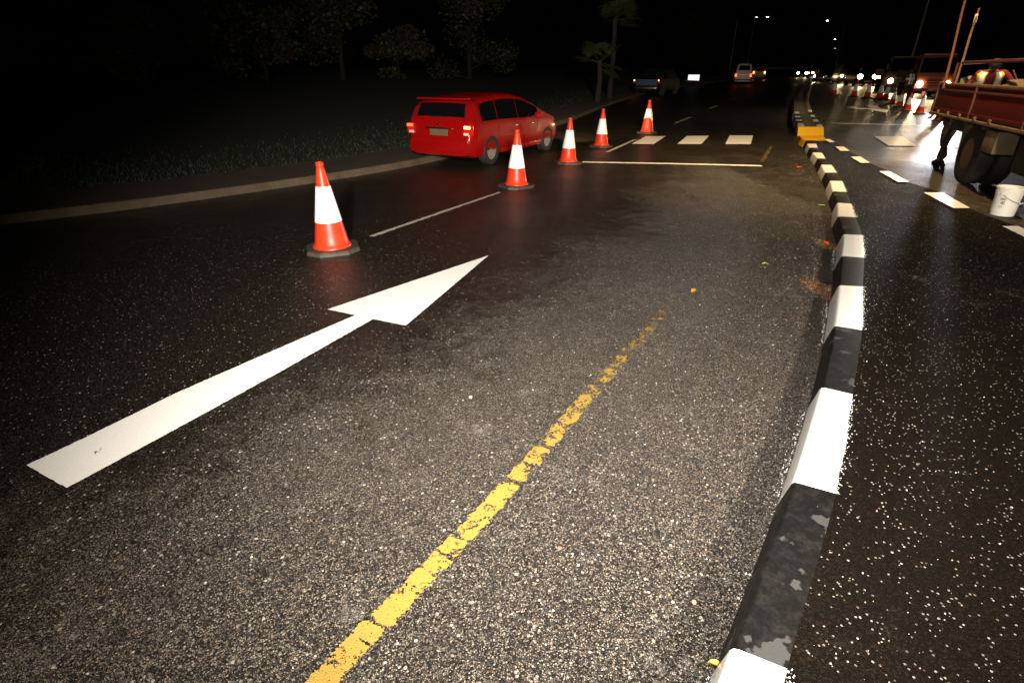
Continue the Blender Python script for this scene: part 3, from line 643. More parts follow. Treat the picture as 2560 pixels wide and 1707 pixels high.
# vehicles queueing towards the camera on the right carriageway
def beam(p, target, power, col, ang=70, size=.08): return lamp('headlight_beam', 'SPOT', p, power*.9, col, target, size, ang, .6)
def face_cam_heading(p, extra=0): return hdr+math.pi+extra
def queue_car(kind, label, cat, px, py, prof, belt, L, Wd, pm, zl, hl, hr_, extra=0, win=None, lamp_w=.10, power=0, lampr=.12, fog=False):
    p = gp(px, py); h = face_cam_heading(p, extra); fw = Vector((math.cos(h), math.sin(h), 0)); c = Car(L, Wd, prof, belt, .25)
    e = empty(kind, p-fw*L, h, label=label, cat=cat, group='traffic queueing on the right carriageway'); c.body(pm, e)
    if win:
        mb = MB(); c.face(win[0], win[1], .86, mb, sgn=1); mb.build('windscreen', M['glass'], e, smooth=True)
    for sd, mm in ((-1, hr_), (1, hl)):
        t = MB().lathe([(lampr*1.35, -.04), (lampr*1.35, .0), (lampr, .0)], c=(L-.03, sd*(Wd/2-.24), zl), n=16, axis=(1, 0, 0)).build('headlight', M['chrome'], e, smooth=40)
        if mm:
            b = MB().lathe([(lampr, .0), (lampr*.75, .035)], c=(L-.02, sd*(Wd/2-.24), zl), n=16, axis=(1, 0, 0)).build('bulb', mm, t)
            if power:
                w = p+Vector((-fw.y, fw.x, 0))*(sd*(Wd/2-.24))+Vector((0, 0, zl))+fw*.08
                beam(w, w+fw*9+Vector((0, 0, -zl-.3)), power, (1, .68, .34) if mm == M['head_warm'] else (.95, .95, 1))
        for x in (.85, L-.85): MB().lathe([(.31, -.1), (.31, .1)], c=(x, sd*(Wd/2-.08), .31), n=20, axis=(0, 1, 0)).build('wheel', M['tyre'], e, smooth=40)
    MB().box((L+.0, 0, zl-.02), (.03, Wd*.45, .14), bev=.01).build('grille', M['blackplastic'], e)
    MB().box((L+.02, 0, .42), (.12, Wd-.2, .14), bev=.03).build('front_bumper', pm, e, smooth=40)
    MB().box((L+.085, 0, .44), (.012, .5, .11)).build('number_plate', M['plate'], e)
    return e
dk = mat('dark_car_paint', (.02, .018, .016), .25, coat=.8); sv = mat('silver_car_paint', (.10, .085, .065), .3, coat=.6)
queue_car('minibus', 'pale minibus with one bright headlight left of the brightest lights', 'minibus', 2116, 211, VAN, VB, 4.68, 1.72, mat('cream_van_paint', (.16, .12, .07), .4, coat=.3), .80, M['head_warm'], M['head_warm'], R(6), (3.98, 4.42), power=260)
queue_car('minibus', 'dark minibus with glaring warm headlights in the middle of the queue', 'minibus', 2163, 217, VAN, VB, 4.68, 1.76, dk, .86, M['head_warm'], M['head_warm'], R(10), (3.98, 4.42), power=420, lampr=.21)
queue_car('car', 'dark car with white headlights low in front of the pale minibus', 'car', 2048, 206, SED, SB, 4.45, 1.7, dk, .66, M['head_cool'], M['head_warm'], R(-6), (2.5, 3.05), power=130)
queue_car('car', 'distant car whose headlights are leftmost in the queue', 'car', 2003, 195, SED, SB, 4.45, 1.7, dk, .68, M['head_warm'], M['head_warm'], R(-4), (2.5, 3.05), power=0, lampr=.17)
queue_car('car', 'silver car behind the dark car, one bright headlight showing', 'car', 2139, 204, HATCH, HB, 4.15, 1.7, sv, .72, M['head_warm'], M['head_warm'], R(8), (2.3, 2.8), power=0, lampr=.13)
queue_car('car', 'low dark car beside the kerb of the far median', 'car', 2076, 207, SED, SB, 4.45, 1.72, dk, .66, M['head_cool'], None, R(2), (2.5, 3.05), lampr=.07)

def lorry(label, px, py, Wd, H_, hd, colr, roofm, lamps, power, bedz=1.1, tall=0, tgt=14, aimx=0):
    p = gp(px, py); fw = Vector((math.cos(hd), math.sin(hd), 0)); e = empty('lorry', p, hd, label=label, cat='lorry', group='traffic queueing on the right carriageway')
    # x = 0 is the front face, the cab runs backwards
    top = [(0, 1.55), (.04, 1.60), (.30, H_-.12), (.42, H_), (1.5, H_), (1.6, H_-.1)]
    c = Car(1.6, Wd, [(0, .5)]+[(x, z) for x, z in top[0:]], [(0, 1.35), (1.6, 1.35)], .5)
    # cab built as a loft front to back (own section: flat face, raked screen)
    mb = MB(); st = [(0, .55, 1.38, 0), (.03, .48, 1.44, 0), (-.02, .48, 1.46, 0)]
    hw = Wd/2; ring = lambda x, zb, zt, ws: [(x, -hw+ws*0, zb), (x, -hw+ws*0, zt), (x, hw-ws*0, zt), (x, hw-ws*0, zb)]
    def prism(pts, w0, w1, mi=0, bm=mb):           # side-profile polygon swept across the cab
        n = len(pts); bm.add([(x, -w, z) for (x, z), w in zip(pts, w1)]+[(x, w, z) for (x, z), w in zip(pts, w1)], [tuple(range(n)), tuple(range(2*n-1, n-1, -1))]+[(i, n+i, n+(i+1) % n, (i+1) % n) for i in range(n)], mi)
    pts = [(0, .52), (.02, 1.0), (0, 1.40), (-.22, H_-.18), (-.30, H_-.05), (-.45, H_), (-1.45, H_), (-1.55, H_-.1), (-1.6, .9), (-1.5, .52)]
    prism(pts, 0, [hw-.03, hw, hw-.01, hw-.09, hw-.12, hw-.17, hw-.17, hw-.12, hw, hw])
    cab = mb.build('cab', colr, e, smooth=25)
    mb = MB(); mb.add([(.012, -hw+.09, 1.43), (.012, hw-.09, 1.43), (-.205, hw-.15, H_-.20), (-.205, -hw+.15, H_-.20)], [(0, 1, 2, 3)]); mb.build('windscreen', M['glass'], cab)
    MB().box((-.33, 0, H_+.0), (.16, Wd-.24, .07), bev=.03).build('roof_edge', roofm, cab, smooth=40)
    for sd in (-1, 1):
        mb = MB(); mb.add([(-.28, sd*(hw-.01), 1.42), (-1.2, sd*(hw-.005), 1.42), (-1.2, sd*(hw-.10), H_-.22), (-.42, sd*(hw-.10), H_-.22)], [(0, 1, 2, 3)]); mb.build('side_window', M['glass'], cab)
        mb = MB(); mb.tube([(-.1, sd*hw, 1.5), (.12, sd*(hw+.16), 1.55), (.12, sd*(hw+.16), 1.95), (-.1, sd*(hw-.05), 2.0)], .012, 6); mb.box((.12, sd*(hw+.16), 1.75), (.06, .17, .32), bev=.02); mb.build('wing_mirror', M['blackplastic'], e)
        MB().lathe([(.42, -.12), (.42, .12)], c=(-.75, sd*(hw-.14), .42), n=24, axis=(0, 1, 0)).build('wheel', M['tyre'], e, smooth=40)
        MB().lathe([(.42, -.2), (.42, .2)], c=(-3.9, sd*(hw-.22), .42), n=24, axis=(0, 1, 0)).build('wheel', M['tyre'], e, smooth=40)
        t = MB().box((.02, sd*(hw-.26), .80), (.05, .30, .20), bev=.02).build('headlight', M['chrome'], e, smooth=40)
        if lamps:
            MB().lathe([(.17, 0), (.12, .05)], c=(.045, sd*(hw-.26), .80), n=18, axis=(1, 0, 0)).build('bulb', lamps, t)
            lf = Vector((-fw.y, fw.x, 0)); w = p+lf*(sd*(hw-.26))+Vector((0, 0, .80))+fw*.14
            beam(w, w+fw*10+lf*aimx+Vector((0, 0, -1.2)), power, (1, .70, .38), 80)
    for k in range(3): MB().box((.02, 0, .72+k*.14), (.03, Wd*.42, .045), bev=.008).build('grille_bar', M['blackplastic'], cab)
    MB().box((.06, 0, .50), (.16, Wd-.05, .20), bev=.03).build('bumper', colr, e, smooth=30)
    MB().box((.15, 0, .50), (.012, .5, .11)).build('number_plate', M['plate'], e)
    MB().box((-3.5, 0, bedz+.25), (3.7, Wd+.05, .5), bev=.01).build('load_bed', M['dark_steel'], e)
    MB().box((-2.8, 0, .72), (5.2, .8, .2)).build('chassis', M['dark_steel'], e)
    return e
red_cab = mat('salmon_cab_paint', (.42, .13, .09), .4, coat=.4)
lorry('lorry with pale roof edge and reddish cab, nearest in the queue', 2322, 247, 1.95, 2.42, hdr+math.pi+R(4), red_cab, mat('pale_roof', (.6, .5, .42), .4), M['head_warm'], 1500)
lorry('dark lorry with one headlight beside the reflective worker', 2246, 233, 1.95, 2.36, hdr+math.pi+R(3), mat('brown_cab_paint', (.035, .022, .014), .4, coat=.3), mat('grey_roof', (.25, .2, .17), .4), M['head_warm'], 900)
for lb, px, py, r_, mm, ex in [('car between the two minibuses showing one warm headlight', 2153, 207, .17, 'head_warm', 12), ('small distant car with reddish white headlights behind the low dark car', 2020, 193, .14, 'head_warm', -2), ('farthest pair of tiny headlights in the queue', 2013, 188, .16, 'head_cool', 0),
                       ('car half hidden by the dark minibus, both headlights glaring', 2178, 210, .15, 'head_warm', 14), ('distant car at the right of the pale minibus with low headlights', 2094, 203, .10, 'head_warm', 4)]:
    queue_car('car', lb, 'car', px, py, SED, SB, 4.45, 1.72, dk, .68, M[mm], M[mm], R(ex), (2.5, 3.05), lampr=r_)
#PART3
# ------------------------------------------------------------------ red dropside truck on the right
tl, tr_ = at(2328, 285, 11.9), at(2560, 320, 8.0); tdir = Vector((tr_.x-tl.x, tr_.y-tl.y, 0)).normalized(); ta = math.atan2(tdir.y, tdir.x)
bz = 1.09; T = empty('truck', (tl.x, tl.y, ter(tl.y)), ta, label='old red dropside truck standing on the right with its tail towards the queue', cat='truck')
# local axes: +x towards the cab (to the camera), +y is to the right of travel... the near side panel lies at y = 0, the bed extends to +y or -y away from the camera
side = 1 if (Vector((-tdir.y, tdir.x, 0)).dot(Vector((1, .3, 0)))) > 0 else -1
RED = mat('faded_red_paint', (.11, .004, .003), .5, var=.45, vscale=2.2, col2=(.055, .008, .004), bump=.15, bscale=18, spec=.25)
RUST = mat('rusty_paint', (.12, .025, .01), .7, var=.9, vscale=16, col2=(.045, .015, .007), bump=.5, bscale=40)
EDGE = mat('chipped_edge', (.20, .115, .05), .7, var=.95, vscale=22, col2=(.05, .012, .006), bump=.4)
BW = 2.25; BL = 7.2
def tb(name, c, d, m, bev=.008, parent=T, **k): return MB().box((c[0], c[1]*side, c[2]), d, bev=bev).build(name, m, parent, smooth=30, **k)
pn = tb('side_panel', (BL/2, 0, bz+.27), (BL, .035, .50), RED)
tb('top_rail', (BL/2, -.004, bz+.535), (BL+.02, .065, .06), EDGE, .012, pn)
tb('panel_ridge', (BL/2, -.022, bz+.43), (BL-.06, .014, .05), RUST, .006, pn)
tb('panel_ridge', (BL/2, -.022, bz+.07), (BL-.06, .014, .035), RED, .006, pn)
for x in (.05, 2.3, 4.6): tb('hinge_post', (x, -.012, bz+.27), (.07, .06, .54), RUST, .01, pn)
for x in (.55, 1.2, 1.9, 2.7, 3.4): tb('latch', (x, -.04, bz+.02), (.09, .03, .07), EDGE, .01, pn)
tb('bed_edge', (BL/2, -.015, bz-.03), (BL, .07, .055), EDGE, .01)
tb('bed_floor', (BL/2, BW/2+.03, bz-.02), (BL, BW, .06), M['dark_steel'], .005)
tb('side_panel', (BL/2, BW+.06, bz+.27), (BL, .035, .50), RED)
tg = tb('tailgate', (-.02, BW/2+.05, bz+.27), (.035, BW-.05, .50), RUST)
for y in (.45, 1.75): tb('chassis_rail', (BL/2-.1, y, bz-.22), (BL-.5, .10, .24), M['dark_steel'])
for x in (.5, 1.2, 1.95, 2.9, 3.8): tb('cross_member', (x, BW/2, bz-.09), (.09, BW-.1, .09), M['dark_steel'])
for x in (.62, 1.28): tb('stake_bracket', (x, .03, bz-.13), (.035, .03, .13), EDGE)
# ladder rail above the bed
zr = 2.02
mb = MB(); mb.box((3.75, side*.16, zr), (6.6, .06, .06), bev=.012); mb.build('roof_rail', EDGE if False else RUST, T, smooth=30)
for x in (.14, 4.4): MB().tube([(x, side*.16, bz+.5), (x, side*.16, zr)], .022, 8).build('rail_post', RUST, T, smooth=60)
# rear axle
wl = T.matrix_basis.inverted() if False else None
wp = gp(2484, 462); rel = wp-Vector((tl.x, tl.y, 0)); ax = rel.dot(tdir); ay = abs(rel.dot(Vector((-tdir.y, tdir.x, 0))))
print('truck axle', ax, ay, 'side', side, 'ta', math.degrees(ta))
RW = .51
def truck_wheel(x, y, sd, m_rim):
    e = empty('wheel', (x, y*side, RW)); e.parent = T
    a_ = (0, -side*sd, 0)
    MB().lathe([(RW*.50, -.15), (RW*.92, -.14), (RW*.985, -.11), (RW, -.06), (RW, .06), (RW*.985, .11), (RW*.93, .135), (RW*.80, .15), (RW*.66, .15), (RW*.54, .14), (RW*.50, .10)], n=56, axis=a_, cap=False).build('tyre', M['tyre'], e, smooth=35)
    mb = MB().lathe([(RW*.52, .13), (RW*.51, .11), (RW*.49, .03), (RW*.47, -.03), (RW*.44, -.045), (RW*.30, -.03), (RW*.28, .0), (RW*.2, .0), (RW*.19, .05), (RW*.05, .06)], n=48, axis=a_)
    for i in range(8):
        a = 2*math.pi*i/8; mb.lathe([(.014, -.03), (.013, .0)], c=(math.cos(a)*RW*.38, 0, math.sin(a)*RW*.38), n=6, axis=a_)
    mb.build('rim', m_rim, e, smooth=35)
RIM = mat('tan_wheel_rim', (.26, .16, .06), .6, var=.7, vscale=7, bump=.3)
truck_wheel(ax, .20, 1, RIM); truck_wheel(ax, .52, 1, M['dark_steel']); truck_wheel(ax, BW-.15, -1, RIM); truck_wheel(ax+3.7, .25, 1, RIM); truck_wheel(ax+3.7, BW-.2, -1, RIM)
MB().tube([(ax, side*.3, RW), (ax, side*(BW-.2), RW)], .07, 12).build('rear_axle', M['dark_steel'], T, smooth=60)
MB().lathe([(.2, -.14), (.24, 0), (.2, .14)], c=(ax, side*BW/2, RW), n=20, axis=(1, 0, 0)).build('differential', M['dark_steel'], T, smooth=60)
# mudguard frame behind the wheel, hung on stays
mb = MB(); mb.box((ax-.62, side*.30, .74), (.02, .42, .55), rot=Matrix.Rotation(R(-12), 3, 'Y')); mb.build('mud_flap', mat('mud_flap', (.11, .075, .035), .8, var=.7), T)
MB().tube([(ax-.25, side*.06, bz-.1), (ax-.62, side*.08, .85)], .014, 6).build('flap_stay', EDGE, T)
tb('tool_box', (ax+1.05, .12, bz-.27), (.5, .3, .34), mat('tool_box_metal', (.15, .105, .04), .6, var=.6), .02)
tb('fuel_tank', (ax+1.9, .45, bz-.42), (.8, .5, .5), M['dark_steel'], .06)
# cab (out of frame towards the camera's right)
mb = MB(); x0 = BL+.15; pts = [(x0, .55), (x0, 2.3), (x0+.1, 2.42), (x0+1.25, 2.40), (x0+1.6, 1.55), (x0+1.7, 1.45), (x0+1.7, .55)]; n = len(pts)
mb.add([(x, side*.1, z) for x, z in pts]+[(x, side*(BW-.05), z) for x, z in pts], [tuple(range(n)), tuple(range(2*n-1, n-1, -1))]+[(i, n+i, n+(i+1) % n, (i+1) % n) for i in range(n)]); mb.build('cab', RED, T)
tb('headboard', (BL+.02, BW/2, bz+.6), (.05, BW, 1.1), RED)
# tail lamp cluster under the tail end
tb('tail_lamp', (.04, .28, bz-.15), (.05, .2, .09), mat('dusty_lamp', (.06, .008, .006), .6))
TM = Matrix.Translation(T.location) @ Matrix.Rotation(ta, 4, 'Z')
def tw_(x, y, z): return TM @ Vector((x, y*side, z))
# two long poles standing in the bed
def pole(name, label, a, b, r, m, kink=None):
    pts = [a, a.lerp(b, .35)+Vector((.006, 0, 0)), a.lerp(b, .7)+Vector((-.01, 0, 0)), b]; o = MB().tube([q-a for q in pts], [r, r*.97, r*.9, r*.8], 10).build(name, m, None, smooth=60, loc=a); tag(o, label, 'pole', 'poles standing in the truck bed')
WOOD = mat('brown_wood_pole', (.09, .024, .009), .8, var=.5, vscale=6); PAINTP = mat('stained_pole', (.13, .07, .022), .8, var=.95, vscale=9, col2=(.045, .012, .006))
t_ = 11.3
pa = at(2362, 213, t_); pole('wooden_pole', 'plain brown wooden pole leaning up out of the truck bed, left of the pair', at(2358, 222, t_), at(2424, -40, t_+.1), .026, WOOD)
pole('paint_stained_pole', 'paint-stained pole with a pale patch standing in the truck bed, right of the pair', at(2384, 222, t_-.2), at(2448, 22, t_-.1), .024, PAINTP)
ptop = at(2441, 45, t_-.1); lowp = at(2436, 58, t_-.1); MB
o = MB().tube([Vector((0, 0, 0)), at(2442, 37, t_-.1)-at(2436.5, 57, t_-.1)], .030, 10).build('tape_band', mat('pale_tape', (.55, .42, .20), .6), None, smooth=60, loc=at(2436.5, 57, t_-.1)); 
par = [x for x in bpy.data.objects if x.name.startswith('paint_stained_pole')][0]; bpy.context.view_layer.update(); o.parent = par; o.matrix_parent_inverse = par.matrix_world.inverted()
# load in the bed: crumpled cloth, coil of rope, folded tarpaulin
def crumple(name, label, cat, c, d, m, seed):
    bm = bmesh.new(); bmesh.ops.create_icosphere(bm, subdivisions=3, radius=.5)
    for v in bm.verts:
        n = noise.noise(v.co*3.1+Vector((seed, 0, 0)))*.30+noise.noise(v.co*8+Vector((0, seed, 0)))*.13; v.co = v.co*(1+n); v.co = Vector((v.co.x*d[0], v.co.y*d[1], max(-.42, v.co.z)*d[2]))
    me = bpy.data.meshes.new(name); bm.to_mesh(me); bm.free(); me.materials.append(m); me.polygons.foreach_set('use_smooth', [True]*len(me.polygons))
    o = bpy.data.objects.new(name, me); S.collection.objects.link(o); o.location = c; o.rotation_euler = (0, 0, ta); return tag(o, label, cat)
crumple('cloth_bundle', 'grubby pale cloth bundle on the truck bed between pole and worker', 'cloth', at(2416, 211, 11.0), (.42, .25, .28), mat('dirty_cloth', (.20, .17, .12), .9, var=.8, vscale=9), 3)
crumple('sack', 'dull brown sack lying in the truck bed at the right edge of the photo', 'sack', at(2535, 224, 9.2), (.75, .35, .30), mat('brown_sack', (.12, .085, .035), .9, var=.7, vscale=6), 8)
o = MB().tube([Vector((0, 0, 0)), at(2547, 214, 9.3)-at(2533, 176, 9.3)], .012, 8).build('iron_rod', EDGE, None, loc=at(2533, 176, 9.3)); tag(o, 'thin rusty iron rod leaning in the truck bed at the right edge', 'rod')

# ------------------------------------------------------------------ people
def skin_body(name, V, E_, rad, mats, zones, parent=None, hands=True):
    me = bpy.data.meshes.new(name); keys = list(V); idx = {k: i for i, k in enumerate(keys)}; me.from_pydata([V[k] for k in keys], [(idx[a], idx[b]) for a, b in E_], []); o = bpy.data.objects.new(name, me); S.collection.objects.link(o)
    md = o.modifiers.new('skin', 'SKIN'); md.use_smooth_shade = True; md.branch_smoothing = .6
    if not me.skin_vertices:
        bm_ = bmesh.new(); bm_.from_mesh(me); bm_.verts.layers.skin.verify(); bm_.to_mesh(me); bm_.free()
    for k, i in idx.items():
        r = rad[k]; sv_ = me.skin_vertices[0].data[i]; sv_.radius = r if isinstance(r, tuple) else (r, r); sv_.use_root = (k == 'pelvis')
    sb = o.modifiers.new('sub', 'SUBSURF'); sb.levels = 2; sb.render_levels = 2
    dg = bpy.context.evaluated_depsgraph_get(); dg.update(); m2 = bpy.data.meshes.new_from_object(o.evaluated_get(dg)); o.modifiers.clear(); o.data = m2
    m2.materials.clear()
    for m in mats: m2.materials.append(m)
    segs = [(Vector(V[a]), Vector(V[b]), zones.get((a, b), 0)) for a, b in E_]
    mi = []
    for p in m2.polygons:
        c = p.center; best = (9, 0)
        for a, b, z in segs:
            ab = b-a; t = max(0, min(1, (c-a).dot(ab)/max(1e-9, ab.length_squared))); d = (c-a-ab*t).length
            if d < best[0]: best = (d, z)
        mi.append(best[1])
    m2.polygons.foreach_set('material_index', mi); m2.polygons.foreach_set('use_smooth', [True]*len(mi))
    if parent: o.parent = parent
    return o
SKIN = mat('dark_skin', (.045, .022, .013), .55)
def person(label, loc, hd, J, top, trs, shoe, vest=None, hat=None, group=None, sc=1, seed=0):
    """J: joints in metres, facing +x, y to the left; the body is one skinned surface with its clothing zones"""
    V = dict(J); 
    for s_ in 'lr':
        w, e = Vector(V['wrist_'+s_]), Vector(V['elbow_'+s_]); d = (w-e).normalized(); n_ = Vector((0, 0, 1)) if abs(d.z) < .8 else Vector((1, 0, 0)); sdv = d.cross(n_).normalized()*(1 if s_ == 'l' else -1)
        nn = sdv.cross(d).normalized(); V['palm_'+s_] = w+d*.07
        for i, (o_, L_) in enumerate([(-.03, .070), (-.010, .080), (.011, .076), (.030, .060)]):
            V[f'f{i}a_{s_}'] = w+d*.10+sdv*o_; V[f'f{i}b_{s_}'] = w+d*(.10+L_*.6)+sdv*o_*1.1-nn*.012; V[f'f{i}c_{s_}'] = w+d*(.10+L_*.95)+sdv*o_*1.1-nn*.034
        V['t0_'+s_] = w+d*.045-sdv*.040-nn*.005; V['t1_'+s_] = w+d*.085-sdv*.060-nn*.018
        f = Vector(V['ankle_'+s_]); V['heel_'+s_] = f+Vector((-.04, 0, -.05)); V['toe_'+s_] = f+Vector(J.get('toedir_'+s_, (.17, 0, -.055)))
    for k in ('toedir_l', 'toedir_r', 'look'): V.pop(k, None)
    V = {k: Vector(v)*sc for k, v in V.items()}
    E_ = [('pelvis', 'waist'), ('waist', 'chest'), ('chest', 'neck'), ('neck', 'head'), ('head', 'crown')]
    rad = dict(pelvis=(.16, .12), waist=(.145, .105), chest=(.175, .115), neck=.055, head=(.078, .095), crown=(.062, .075))
    Z = {('neck', 'head'): 2, ('head', 'crown'): 2}
    for s_ in 'lr':
        E_ += [('pelvis', 'hip_'+s_), ('hip_'+s_, 'knee_'+s_), ('knee_'+s_, 'ankle_'+s_), ('ankle_'+s_, 'toe_'+s_), ('chest', 'sh_'+s_), ('sh_'+s_, 'elbow_'+s_), ('elbow_'+s_, 'wrist_'+s_), ('wrist_'+s_, 'palm_'+s_)]
        V.pop('heel_'+s_)
        for k, z in (('hip_', 1), ('knee_', 1)): pass
        Z.update({('pelvis', 'hip_'+s_): 1, ('hip_'+s_, 'knee_'+s_): 1, ('knee_'+s_, 'ankle_'+s_): 1, ('ankle_'+s_, 'toe_'+s_): 3, ('wrist_'+s_, 'palm_'+s_): 2})
        rad.update({'hip_'+s_: .095, 'knee_'+s_: .068, 'ankle_'+s_: .05, 'toe_'+s_: (.045, .03), 'sh_'+s_: .062, 'elbow_'+s_: .047, 'wrist_'+s_: .034, 'palm_'+s_: (.042, .018)})
        for i in range(4):
            E_ += [('palm_'+s_, f'f{i}a_{s_}'), (f'f{i}a_{s_}', f'f{i}b_{s_}'), (f'f{i}b_{s_}', f'f{i}c_{s_}')]; rad.update({f'f{i}a_{s_}': .010, f'f{i}b_{s_}': .009, f'f{i}c_{s_}': .0075}); Z.update({e: 2 for e in E_[-3:]})
        E_ += [('palm_'+s_, 't0_'+s_), ('t0_'+s_, 't1_'+s_)]; rad.update({'t0_'+s_: .012, 't1_'+s_: .009}); Z.update({e: 2 for e in E_[-2:]})
    Z[('pelvis', 'waist')] = 0
    rad = {k: (tuple(a*sc for a in v) if isinstance(v, tuple) else v*sc) for k, v in rad.items()}
    root = empty('person', loc, hd, label=label, cat='person', group=group)
    b = skin_body('body', V, E_, rad, [top, trs, SKIN, shoe], Z, root)
    hd_, cr_ = V['head'], V['crown']; up = (cr_-hd_).normalized(); fwd = (Vector(J.get('look', (1, 0, 0)))); 
    fwd = (fwd-up*fwd.dot(up)).normalized(); lt = up.cross(fwd)
    mb = MB()
    for q, r_ in [((.092, 0, .015), .014), ((.083, .030, .038), .010), ((.083, -.030, .038), .010), ((.0, .082, .01), .018), ((0, -.082, .01), .018)]:
        mb.lathe([(r_*.5, -r_*.8), (r_, -r_*.3), (r_, r_*.3), (r_*.4, r_*.8)], c=hd_+fwd*q[0]*sc+lt*q[1]*sc+up*q[2]*sc, n=8, axis=up)
    mb.build('face', SKIN, root, smooth=60)
    mb = MB(); mb.lathe([(.0955*sc, .0), (.098*sc, .03*sc), (.085*sc, .075*sc), (.05*sc, .10*sc), (.01*sc, .108*sc)], c=hd_+up*.035*sc-fwd*.008*sc, n=20, axis=up)
    if hat: mb.lathe([(.10*sc, .0), (.135*sc, .004), (.135*sc, .012), (.10*sc, .016)], c=hd_+up*.035*sc, n=20, axis=up)
    mb.build('hat' if hat else 'hair', hat or mat('black_hair', (.008, .006, .005), .8), root, smooth=50)
    if vest:
        ch, wa, pe = V['chest'], V['waist'], V['pelvis']; ax_ = (ch-pe).normalized(); sl = (V['sh_l']-V['sh_r']).normalized(); fr_ = sl.cross(ax_).normalized()
        lv = [(pe-ax_*.02*sc, .185, .150), (wa, .168, .135), (ch-ax_*.02, .20, .148), (ch+ax_*.08*sc, .205, .125), (ch+ax_*.135*sc, .15, .085)]
        n = 28
        def shell(t0, t1, a0, a1, off, mat_, nm, k=8):
            m_ = MB(); vs = []; na = max(3, int(n*abs(a1-a0)/360))
            for i in range(k+1):
                t = (t0+(t1-t0)*i/k)*(len(lv)-1); j = min(int(t), len(lv)-2); u = t-j; c_ = lv[j][0].lerp(lv[j+1][0], u); rx = (lv[j][1]+(lv[j+1][1]-lv[j][1])*u)*sc+off; ry = (lv[j][2]+(lv[j+1][2]-lv[j][2])*u)*sc+off
                for q in range(na+1):
                    a = R(a0+(a1-a0)*q/na); vs.append(c_+sl*math.sin(a)*rx+fr_*math.cos(a)*ry)
            m_.add(vs, [(i*(na+1)+q, i*(na+1)+q+1, (i+1)*(na+1)+q+1, (i+1)*(na+1)+q) for i in range(k) for q in range(na)]); return m_.build(nm, mat_, None, smooth=60)
        vo = shell(0, 1, 22, 338, .004, vest, 'vest'); vo.parent = root
        RB = M['reflect']
        for a_ in (28, -52): s_o = shell(.1, 1, a_, a_+24, .009, RB, 'reflective_band'); s_o.parent = vo
        for a_ in (150, 186): s_o = shell(.1, 1, a_, a_+24, .009, RB, 'reflective_band'); s_o.parent = vo
        s_o = shell(.34, .46, 24, 336, .011, RB, 'reflective_band', 2); s_o.parent = vo
    return root
M['reflect'] = mat('reflective_tape', (.93, .93, .95), .3)
HIV = mat('hi_vis_yellow', (.62, .62, .02), .6); HIO = mat('hi_vis_orange', (.7, .10, .02), .6); DARK = mat('dark_work_clothes', (.02, .016, .014), .8); DARK2 = mat('dark_trousers', (.03, .026, .022), .85, bump=.4, bscale=14); MAR = mat('maroon_shirt', (.16, .008, .012), .75, bump=.3, bscale=12); SHOE = mat('brown_boot', (.12, .05, .02), .6)
STAND = dict(pelvis=(0, 0, .94), waist=(0, 0, 1.10), chest=(.01, 0, 1.32), neck=(.01, 0, 1.49), head=(.03, 0, 1.60), crown=(.03, 0, 1.68), hip_l=(0, .09, .88), hip_r=(0, -.09, .88), knee_l=(.03, .11, .50), knee_r=(.03, -.11, .50), ankle_l=(0, .13, .09), ankle_r=(0, -.13, .09),
             sh_l=(0, .19, 1.42), sh_r=(0, -.19, 1.42), elbow_l=(-.03, .25, 1.14), elbow_r=(-.03, -.25, 1.14), wrist_l=(.08, .25, .92), wrist_r=(.08, -.25, .92))
def pose(**k): d = dict(STAND); d.update(k); return d
# worker with broad reflective bands standing among the cones, back to the camera
person('worker with broad white reflective bands on a dark vest standing before the first lorry', gp(2256, 266), hdr+R(15), pose(knee_l=(.10, .12, .5), ankle_l=(.16, .16, .09), elbow_l=(.10, .26, 1.18), wrist_l=(.30, .18, 1.20)), DARK, DARK2, SHOE, mat('dark_orange_vest', (.25, .04, .01), .7), sc=1.03)
person('farther worker in a dark reflective vest before the dark minibus', gp(2198, 227), hdr+R(-20), pose(elbow_r=(.12, -.28, 1.2), wrist_r=(.34, -.2, 1.25)), DARK, DARK2, SHOE, mat('dark_vest', (.12, .03, .01), .7), group=None, sc=1.04)
person('distant worker by the median kerb in front of the low dark car', gp(2037, 208), hdr+R(170), pose(knee_l=(.10, .12, .5), ankle_l=(.2, .14, .09)), DARK, DARK2, SHOE, HIO, sc=.95)
# worker sitting in the truck bed, yellow vest over maroon shirt
pc = at(2466, 215, 10.6); camdir = math.atan2(-pc.y, -pc.x)
SIT = dict(pelvis=(0, 0, .12), waist=(.03, 0, .28), chest=(.11, 0, .48), neck=(.20, 0, .62), head=(.30, .01, .68), crown=(.35, .01, .74), hip_l=(.03, .10, .11), hip_r=(.03, -.10, .11), knee_l=(.42, .20, .16), knee_r=(.42, -.20, .14), ankle_l=(.30, .30, .07), ankle_r=(.28, -.30, .07),
           sh_l=(.08, .19, .60), sh_r=(.08, -.19, .60), elbow_l=(.06, .42, .36), elbow_r=(.10, -.30, .33), wrist_l=(.30, .28, .26), wrist_r=(.32, -.20, .24), look=(.7, .1, -.5))
person('worker in a yellow vest and maroon shirt bent forward in the truck bed', (pc.x, pc.y, bz+.17), camdir+R(4), SIT, MAR, DARK2, SHOE, HIV)
